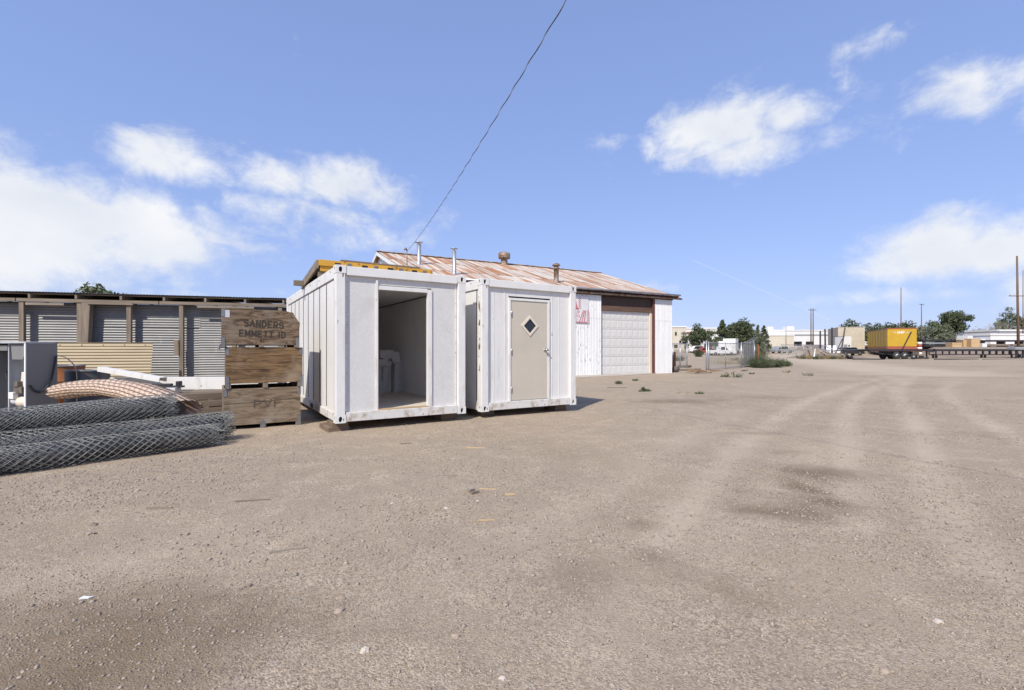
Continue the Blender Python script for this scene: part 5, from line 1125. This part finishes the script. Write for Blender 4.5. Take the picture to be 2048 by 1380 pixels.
part('deck', MB().box(xl, .121, 1.36, xr, 2.199, 1.42), old_wood_h, tr)
part('tail_ramp', MB().beam((xl, 1.16, 1.36), (AX(1690, TY) - AX(1793, TY), 1.16, 1.20), 2.3, .12), black_m, tr); part('tail_strut', MB().beam((xl, .1, 1.12), (xl + 2.4, .1, .74), .08, .08), black_m, tr)
for x in (0, 1.15): wheel(tr, x, .0, .52); wheel(tr, x, 2.3, .52)
part('axle_frame', MB().box(-.9, .35, .62, 2.3, 2.0, 1.12), black_m, tr); part('tool_box', MB().box(2.4, .05, .62, 3.3, .5, 1.1), grime, tr)
part('landing_leg', MB().box(4.6, .3, .02, 4.75, .45, 1.13), black_m, tr); part('landing_leg', MB().box(4.6, 1.9, .02, 4.75, 2.05, 1.13), black_m, tr)
part('tongue', MB().beam((xr, 1.1, 1.2), (xr + 1.2, 1.1, 1.05), .2, .18), black_m, tr)
ga = thing('axle_scrap', 'loose truck axle with bare hubs lying beside the flatbed', 'axle', (AX(1826, TY - .8), TY - .9, 0), R(3)); wheel(ga, 0, 0, .34, .2); part('axle_tube', MB().tube([(.0, .1, .34), (.1, 1.6, .34)], .08, 8), grime, ga); part('spring', MB().box(.4, -.05, .10, 2.2, .15, .30).box(.9, 0, .29, 1.5, .2, .52), black_m, ga)
cf = thing('conveyor_frame', 'long black steel truss frame standing on legs beyond the flatbed', 'frame', (AX(1872, TY + 1.5), TY + 1.5, 0), R(1))
Lc = AX(2085, TY) - AX(1872, TY)
for y in (0, 1.1): part('top_chord', MB().box(0, y, 1.12, Lc, y + .14, 1.42), black_m, cf); part('bottom_chord', MB().box(0, y, .58, Lc, y + .10, .70), black_m, cf)
nb = 15
for k in range(nb + 1): x = Lc * k / nb * .995; part('upright', MB().box(x, .02, .701, x + .12, .11, 1.119), black_m, cf); part('upright', MB().box(x, 1.12, .701, x + .12, 1.21, 1.119), black_m, cf); part('tie', MB().box(x, .141, 1.15, x + .1, 1.099, 1.25), black_m, cf)
for x in (.3, Lc * .5, Lc * .88): part('leg', MB().box(x, .3, 0, x + .2, .5, .58), black_m, cf); part('leg', MB().box(x, .8, 0, x + .2, 1.0, .58), black_m, cf)
part('pale_belt', MB().box(.1, .15, 1.425, Lc, 1.05, 1.46), concrete, cf)
mm = thing('grey_hopper', 'squat grey steel hopper on black legs at the frame end', 'hopper', (AX(2046, TY - 1), TY - 1, 0)); part('tank', MB().box(-1.0, 0, 1.3, 1.5, 1.2, 1.72), grey_far, mm, bevel=.08)
for x in (-.8, .1, 1.2): part('leg', MB().beam((x, .2, 0), (x + .25, .2, 1.3), .16, .16), black_m, mm); part('leg', MB().beam((x + .4, 1.0, 0), (x + .1, 1.0, 1.3), .16, .16), black_m, mm)
for k, (a, b, Y) in enumerate(((1705, 1772, 63.5), (1868, 1960, 63), (1965, 2048, 62.5))): single('steel_pipe', MB().tube([(0, 0, .06), (AX(b, Y) - AX(a, Y), .2, .06)], .06, 8), black_m, 'dark steel pipe lying on the dirt %s' % ('below the trailer tail', 'in front of the truss frame', 'in front of the grey hopper')[k], 'pipe', (AX(a, Y), Y, 0), smooth=True)
# yellow box van body
VY = 78.0; va_ = R(27.5)
yv = thing('truck_box', 'faded yellow truck box with red lower band and white lettering', 'truck box', (AX(1775, VY), VY, .05), 0)
e1 = np.array([math.cos(va_), -math.sin(va_)]); e2 = np.array([math.sin(va_), math.cos(va_)])     # along the short face, along the long side
yv.rotation_euler = (0, 0, -va_)
fw, fl, zb0, zt0 = 3.75, 16.2, .78, AZ(657, VY)
for z0, z1, m_, nm in ((zb0, zb0 + 1.05, red_van, 'lower_panel'), (zb0 + 1.052, zt0 - .15, yel_van, 'upper_panel')):
    part(nm, MB().box(0, 0, z0, fw, .06, z1), m_, yv); part(nm, MB().box(0, .061, z0, .06, fl, z1), m_, yv); part(nm, MB().box(fw - .06, .061, z0, fw, fl, z1), m_, yv); part(nm, MB().box(.061, fl - .06, z0, fw - .061, fl, z1), m_, yv)
part('roof', MB().box(-.04, -.04, zt0 - .149, fw + .04, fl + .04, zt0), red_van, yv)
part('diagonal_bar', MB().beam((1.7, -.06, zb0 + .05), (3.05, -.06, zt0 - .65), .06, .16), black_m, yv)
text('box_lettering', 'IMP', .55, white_far, yv, (1.75, -.004, zt0 - .75), FR, .012, 1.0, 1.1); part('wing_stripe', MB().prism([(.55, zt0 - .55), (1.15, zt0 - .80), (1.2, zt0 - .72)], -.006, -.001), white_far, yv); part('wing_stripe', MB().prism([(2.4, zt0 - .75), (2.45, zt0 - .82), (3.0, zt0 - .58)], -.006, -.001), white_far, yv)
for k in range(7): part('side_rib', MB().box(-.035, .3 + k * 2.2, zb0, -.001, .42 + k * 2.2, zt0 - .16), yel_van, yv)
for y in (1.2, 2.4, 11.0): wheel(yv, .5, y, .45); wheel(yv, 3.2, y, .45)
part('chassis', MB().box(.6, .3, .5, 3.1, fl - .3, .779), black_m, yv)
# beige container with a white shed in front of it
bc = thing('storage_container', 'beige steel storage container with a shaded end behind the leaning posts', 'container', (AX(1676, 95), 95, float(T(AX(1676, 95), 95))), R(-24))
part('body', MB().box(0, 0, .1, 4.4, 10, AZ(661, 95)), beige_box, bc)
for k in range(9): part('rib', MB().box(.2 + k * .48, -.04, .3, .42 + k * .48, -.001, AZ(661, 95) - .3), beige_box, bc)
part('roof_edge', MB().box(-.05, -.05, AZ(661, 95) + .001, 4.45, 10, AZ(661, 95) + .12), beige_box, bc)
ws_ = thing('utility_shed', 'small white utility shed standing in front of the beige container', 'shed', (AX(1684, 90), 90, float(T(AX(1684, 90), 90)))); part('wall', MB().box(0, 0, 0, 1.8, 2, AZ(673, 90) - float(T(AX(1684, 90), 90))), white_far, ws_, bevel=.03); part('door', MB().box(.3, -.03, .1, 1.0, -.001, 1.9), grey_far, ws_); part('vent', MB().box(1.2, -.03, 1.5, 1.5, -.001, 1.8), black_m, ws_)
sp_ = thing('striped_pump', 'red and white banded upright tank beside the yellow box', 'tank', (AX(1839, 78), 78, .05))
for k in range(6): part('band', MB().lathe([(.34, k * .42 + .02), (.34, k * .42 + .438)], n=14), red_far if k % 2 == 0 else white_far, sp_, True)

# lumber, crates and steel stacked on a raised pad behind the trailers
LY = 78.0; BZ = 1.72
xa_, xb_ = AX(1840, 78), AX(2250, 78)
pv = [(xa_ - 2, 69.5, -.1), (xb_, 69.5, -.1), (xb_, 74, BZ), (xa_ + 2, 74, BZ), (xb_, 118, BZ + .8), (xa_ + 6, 118, BZ + .8), (xb_, 123, 0), (xa_ + 2, 123, 0)]
tag(link('raised_pad', MB().add(pv, [(0, 1, 2, 3), (3, 2, 4, 5), (5, 4, 6, 7), (0, 3, 5, 7)]).mesh('pad'), dirt_m), 'raised pale dirt pad behind the trailers', None, kind='structure')
for k, (a, b, z0, m_, lb) in enumerate(((1848, 1925, .12, black_m, 'dark steel beams stacked lowest behind the flatbed'), (1852, 1918, .52, grey_far, 'grey steel bundle above the dark beams'), (1846, 1927, .98, black_m, 'long dark beam topping the steel rack'), (1975, 2060, .25, old_wood_h, 'weathered lumber stack beyond the truss frame'), (1964, 2060, .95, black_m, 'long dark rail lying over the lumber beyond the truss frame'))):
    st_ = thing('steel_stack', lb, 'stack', (AX(a, LY + .6 * k), LY + .6 * k, BZ + .02)); Lk = AX(b, LY) - AX(a, LY)
    for j in range(4): part('bar', MB().box(.1 * j, j * .42, z0, Lk - .15 * j, j * .42 + .38, z0 + .24 + .05 * (j % 2)), m_, st_)
    for x in (.5, Lk * .5, Lk - .8): part('support', MB().box(x, .1, 0, x + .15, 1.5, z0 - .002), bark, st_)
def pcrate(label, px0, px1, Y, py0, mt): 
    x0, x1 = AX(px0, Y), AX(px1, Y); h_ = AZ(py0, Y) - BZ; p = thing('plywood_crate', label, 'crate', (x0, Y, BZ), R(-8), 'plywood crates behind the trailers'); n_ = max(2, int(h_ / .5))
    for j in range(n_): part('board', MB().box(0, -.03, h_ * j / n_, x1 - x0, .0, h_ * (j + 1) / n_ - .02), mt, p)
    part('body', MB().box(.01, .001, 0, x1 - x0 - .01, 1.4, h_ - .02), mt, p); part('batten', MB().box(.02, -.06, 0, .12, -.031, h_), mt, p); part('batten', MB().box(x1 - x0 - .12, -.06, 0, x1 - x0 - .02, -.031, h_), mt, p)
pcrate('square orange pine crate standing forward of the lumber', 1942, 1958, 76, 677, pine_ply); pcrate('tan pine crate left of the square orange one', 1926, 1937, 77, 680, pine_ply); pcrate('low yellowish pine crate beside the steel rack', 1904, 1922, 76.5, 685, pine_ply)
cl_ = single('white_cabinet', MB().box(0, 0, 0, .75, .7, .62), white_far, 'small white appliance box between the pine crates and lumber', 'box', (AX(1965, 76), 76, BZ + .01), bevel=.03)

# ------------------------------------------------------------------ distant buildings
def building(name, label, px0, px1, Y, py_top, mt, dpt=18, wins=(), stripe=None, roofs=(), rz=0):
    x0, x1 = AX(px0, Y), AX(px1, Y); z0 = float(T(x0, Y)) - .3; h_ = AZ(py_top, Y) - z0; b = thing(name, label, 'building', (x0, Y, z0), rz); W_ = x1 - x0
    part('wall', MB().box(0, 0, 0, W_, dpt, h_ - .4), mt, b); part('parapet', MB().box(-.15, -.15, h_ - .399, W_ + .15, dpt + .15, h_), white_far, b)
    if stripe: part('stripe', MB().box(-.02, -.06, stripe[0] * h_, W_ + .02, -.001, stripe[1] * h_), stripe[2], b)
    for a, c, z0_, z1_ in wins: part('window', MB().box(a * W_, -.08, z0_ * h_, c * W_, -.002, z1_ * h_), dark_glass, b)
    for a, c, hh in roofs: part('roof_unit', MB().box(a * W_, 3, h_ + .001, c * W_, 6, h_ + hh), white_far, b)
    return b
building('warehouse', 'long white flat-roofed warehouse with two rooftop units beyond the track', 1536, 1735, 165, 659.5, white_far, 30, [(.02 + k * .12, .10 + k * .12, .10, .34) for k in range(4)], (.66, .74, grey_far), [(.045, .10, 1.2), (.245, .315, 1.3)])
building('annex', 'cream single-storey annex in front of the white warehouse', 1537, 1588, 160, 669, cream_far, 5)
building('office_block', 'cream two-storey block just past the workshop corner', 1338, 1372, 135, 652, cream_far, 14, [(.35, .45, .62, .76), (.6, .72, .3, .42), (.3, .5, .12, .25)]); building('shop_building', 'pale shop building with red band behind the roundish trees', 1372, 1442, 140, 655, white_far, 14, [(.1, .2, .55, .7), (.35, .45, .55, .7), (.52, .7, .12, .3)], (.72, .80, red_far))
building('low_shed', 'long white low shed with grey roof at the pole', 1995, 2110, 120, 659, white_far, 10, (), (.80, .98, grey_far)); building('trailer_row', 'long white windowless trailer building in front of the low shed', 1981, 2100, 105, 667, white_far, 4)
building('white_hut', 'small plain white hut left of the parked blue lorry', 1912, 1929, 125, 664, white_far, 6)

# vehicles, small in the distance
def vehicle(label, px, Y, L, h_, kind, body, rz=0, group='parked vehicles in the far lots', base=None):
    x = AX(px, Y); z0 = float(T(x, Y)) if base is None else base; v = thing('parked_' + kind, label, kind, (x, Y, z0), rz, group); w_ = 1.9
    if kind == 'car':
        part('body', MB().prism([(-L / 2, .3), (L / 2, .3), (L / 2, .75), (L * .28, .9), (L * .14, h_), (-L * .25, h_), (-L * .40, .92), (-L / 2, .85)], 0, w_), body, v, bevel=.05)
        part('side_window', MB().prism([(L * .24, .92), (L * .12, h_ - .08), (-L * .23, h_ - .08), (-L * .34, .92)], -.012, -.001), dark_glass, v)
    elif kind == 'pickup':
        part('body', MB().prism([(-L / 2, .4), (L / 2, .4), (L / 2, .95), (L * .22, 1.08), (L * .10, h_), (-L * .10, h_), (-L * .13, 1.05), (-L / 2, 1.05)], 0, w_), body, v, bevel=.05); part('side_window', MB().prism([(L * .18, 1.1), (L * .09, h_ - .1), (-L * .08, h_ - .1), (-L * .10, 1.1)], -.012, -.001), dark_glass, v)
    else:
        part('box', MB().box(-L / 2, 0, .75, L * .22, 2.3, h_), white_far, v, bevel=.03); part('cab', MB().prism([(L * .23, .5), (L / 2, .5), (L / 2, 1.3), (L * .43, 2.15), (L * .23, 2.15)], .1, 2.2), body, v, bevel=.04); part('cab_window', MB().prism([(L * .27, 1.35), (L * .46, 1.35), (L * .41, 2.0), (L * .27, 2.0)], .085, .099), dark_glass, v); part('chassis', MB().box(-L / 2, .3, .45, L * .46, 2.0, .749), black_m, v); w_ = 2.2
    for xx in (-L * .3, L * .3):
        for yy in (.05, w_ - .05): wheel(v, xx, yy, .33 if kind != 'truck' else .45, .2, grey_far)
    return v
vehicle('white camper truck parked beyond the gate, tall box over its cab', 1462, 92, 3.2, 2.7, 'truck', white_far, R(70)); vehicle('white box truck next to the camper truck beyond the gate', 1475, 95, 4.2, 3.2, 'truck', white_far, R(55))
vehicle('white pickup standing left of the camper truck', 1447, 90, 5.0, 1.75, 'pickup', white_far); vehicle('red car behind the gate posts in the fenced lot', 1417, 98, 4.3, 1.45, 'car', red_far); vehicle('white van-like car behind the round dark bush', 1400, 110, 4.4, 1.6, 'car', white_far)
vehicle('grey car parked behind the far chain-link bays', 1570, 100, 4.4, 1.5, 'car', grey_far, R(10)); vehicle('white pickup behind the leaning dark posts', 1670, 86, 4.8, 1.8, 'pickup', white_far, R(80)); vehicle('dark car beside the white utility shed', 1706, 84, 4.2, 1.45, 'car', black_m)
vehicle('white car in the far lot below the big round tree', 1937, 112, 4.4, 1.5, 'car', white_far); vehicle('blue lorry cab with white box in the far lot', 1957, 118, 6.5, 3.0, 'truck', blue_far, R(10)); vehicle('white box lorry next to the trailer building', 1974, 108, 5.5, 2.8, 'truck', white_far, R(170)); vehicle('dark pickup in the far lot near the white hut', 1925, 108, 5.0, 1.7, 'pickup', grey_far)

# ------------------------------------------------------------------ poles
def upole(label, px, Y, top, arms=(), r_=.15, lean=0):
    x = AX(px, Y); z0 = float(T(x, Y)); h_ = AZ(top, Y) - z0; p = thing('utility_pole', label, 'pole', (x, Y, z0), 0, 'wooden utility poles'); part('shaft', MB().tube([(0, 0, -.5), (lean, 0, h_)], [r_, r_ * .6], 10), pole_wood, p, True)
    for py, wd in arms:
        z = AZ(py, Y) - z0; part('crossarm', MB().box(lean * z / h_ - wd / 2, -.16, z - .06, lean * z / h_ + wd / 2, -.05, z + .06), pole_wood, p)
        for s_ in (-.45, .45): part('insulator', MB().lathe([(.05, 0), (.06, .10), (.03, .18)], (lean * z / h_ + s_ * wd, -.1, z + .06), 8), grey_far, p)
    return p
upole('utility pole, left one of the close pair beyond the track', 1622, 120, 617, ((620, 1.4),), .17); upole('utility pole, right one of the close pair beyond the track', 1626.3, 121, 617, ((620, 1.4),), .17)
upole('slim utility pole rising behind the yellow box', 1802, 130, 575, (), .15); upole('shorter grey utility pole right of the yellow box', 1843, 112, 608, ((609, 1.0),), .13); upole('tall thick brown utility pole in front of the white trailer building', 2037, 78, 512, ((592, 3.0),), .20, -.25)
upole('thin far pole beside the tall thick brown one', 2046, 110, 540, (), .10); upole('thin lamp pole between the far fence bays', 1572, 105, 659, (), .09)

# ------------------------------------------------------------------ trees
tree('conifer_tree', 'pointed dark conifer left in the clump beyond the gate', 1445, 105, 640, 36, lf_dark, 1, True, 0, .1, 40, 5200, 'trees beyond the gate'); tree('broad_tree', 'tallest broad tree of the clump beyond the gate', 1474, 108, 633, 54, lf_dark, 2, False, 0, .05, 52, 7000, 'trees beyond the gate'); tree('broad_tree', 'lighter green tree right of the tallest one beyond the gate', 1501, 112, 647, 30, lf_mid, 3, False, 0, .05, 30, 3400, 'trees beyond the gate')
tree('conifer_tree', 'small pointed tree with yellowish tinge beyond the gate', 1516, 116, 650, 22, lf_mid, 4, True, 0, .1, 30, 2800, 'trees beyond the gate'); tree('conifer_tree', 'small dark tree next to the white warehouse end', 1528, 112, 651, 26, lf_dark, 5, True, 0, .08, 34, 3200, 'trees beyond the gate'); tree('broad_tree', 'round tree in front of the cream block and red-banded shop', 1397, 112, 650, 40, lf_dark, 6, False, 0, .05, 44, 5200, 'trees beyond the gate'); tree('broad_tree', 'greyish small tree beside the cream two-storey block', 1373, 112, 661, 22, lf_grey, 7, False, 0, .12, 26, 2200, 'trees beyond the gate'); tree('broad_tree', 'low tree filling the gap before the pointed conifer', 1423, 115, 660, 34, lf_mid, 8, False, 0, .1, 26, 2400, 'trees beyond the gate')
tree('broad_tree', 'big round-headed tree on a bare trunk in the far lot', 1906, 125, 618, 52, lf_dark, 9, False, 0, .38, 46, 5600); tree('broad_tree', 'dark tree behind the beige container', 1705, 150, 643, 52, lf_dark, 10, False, 0, .1, 36, 3600); tree('broad_tree', 'dark tree between the beige container and yellow box', 1744, 155, 646, 50, lf_dark, 11, False, 0, .1, 34, 3200); tree('broad_tree', 'low dark tree crown showing over the yellow box, left of the slim pole', 1785, 160, 645, 54, lf_dark, 12, False, 0, .1, 34, 3200); tree('broad_tree', 'low dark tree crown over the yellow box, right of the slim pole', 1824, 160, 644, 54, lf_dark, 13, False, 0, .1, 34, 3200)
tree('broad_tree', 'bushy tree left of the big round-headed tree', 1874, 122, 639, 44, lf_mid, 14, False, 0, .1, 34, 3400); tree('broad_tree', 'thin brownish tree right of the yellow box', 1850, 118, 650, 40, lf_grey, 15, False, 0, .1, 28, 2400); tree('broad_tree', 'low greyish scrub tree under the big round-headed tree', 1893, 112, 664, 36, lf_grey, 16, False, 0, .05, 28, 2600)
tree('broad_tree', 'half-bare tree left of the tall brown pole', 2019, 135, 614, 40, lf_mid, 17, False, 0, .1, 34, 3000); tree('broad_tree', 'dark tree behind the tall brown pole', 2048, 140, 622, 30, lf_dark, 18, False, 0, .15, 30, 2800); tree('broad_tree', 'dark tree past the tall brown pole, out by the frame edge', 2085, 138, 612, 50, lf_dark, 19, False, 0, .15, 34, 3200)
def bare_tree(label, px, Y, top, w_px, seed):
    g = np.random.default_rng(seed); x = AX(px, Y); z0 = float(T(x, Y)); h_ = AZ(top, Y) - z0; rw = w_px * Y / F / 2; t_ = thing('bare_tree', label, 'tree', (x, Y, z0 - .05), 0, 'leafless trees at the far lot'); mb = MB()
    def br(p, d, L, r_, n_):
        q = p + d * L; mb.tube([p, p + d * L * .5 + Vector(g.normal(size=3)) * L * .05, q], [r_, r_ * .8, r_ * .55], 4)
        if n_:
            for k in range(3): e = (d + Vector((g.normal() * .55, g.normal() * .55, g.random() * .3))).normalized(); br(q, e, L * .68, r_ * .55, n_ - 1)
    part('trunk', MB().tube([(0, 0, 0), (0, 0, h_ * .25)], [.2, .16], 6), dead_branch, t_)
    for k in range(5): br(Vector((0, 0, h_ * .22)), Vector((g.normal() * .5 * rw / h_ * 2, g.normal() * .4, 1)).normalized(), h_ * .30, .11, 3)
    part('branches', mb, dead_branch, t_); cen = g.normal(size=(500, 3)) * np.array([rw * .5, rw * .5, h_ * .16]) + np.array([0, 0, h_ * .5]); V, Fq = leaf_mesh(cen, .16, g); link('sparse_leaves', mesh_np('leaves', V, Fq), lf_grey, t_)
bare_tree('leafless brown tree left in the far group', 1962, 128, 652, 34, 1); bare_tree('leafless brown tree in the middle of the far group, lower', 1980, 130, 648, 34, 2); bare_tree('tallest leafless brown tree of the far group', 1998, 128, 637, 34, 3)
tree('broad_tree', 'tree crown showing over the shed roof, the larger one', 192, 46, 561, 104, lf_mid, 21, False, 0, .30, 46, 6000, None, 0); tree('broad_tree', 'small tree top just peeping over the shed roof', 373, 52, 585, 24, lf_mid, 22, False, 0, .4, 28, 1800, None, 0)
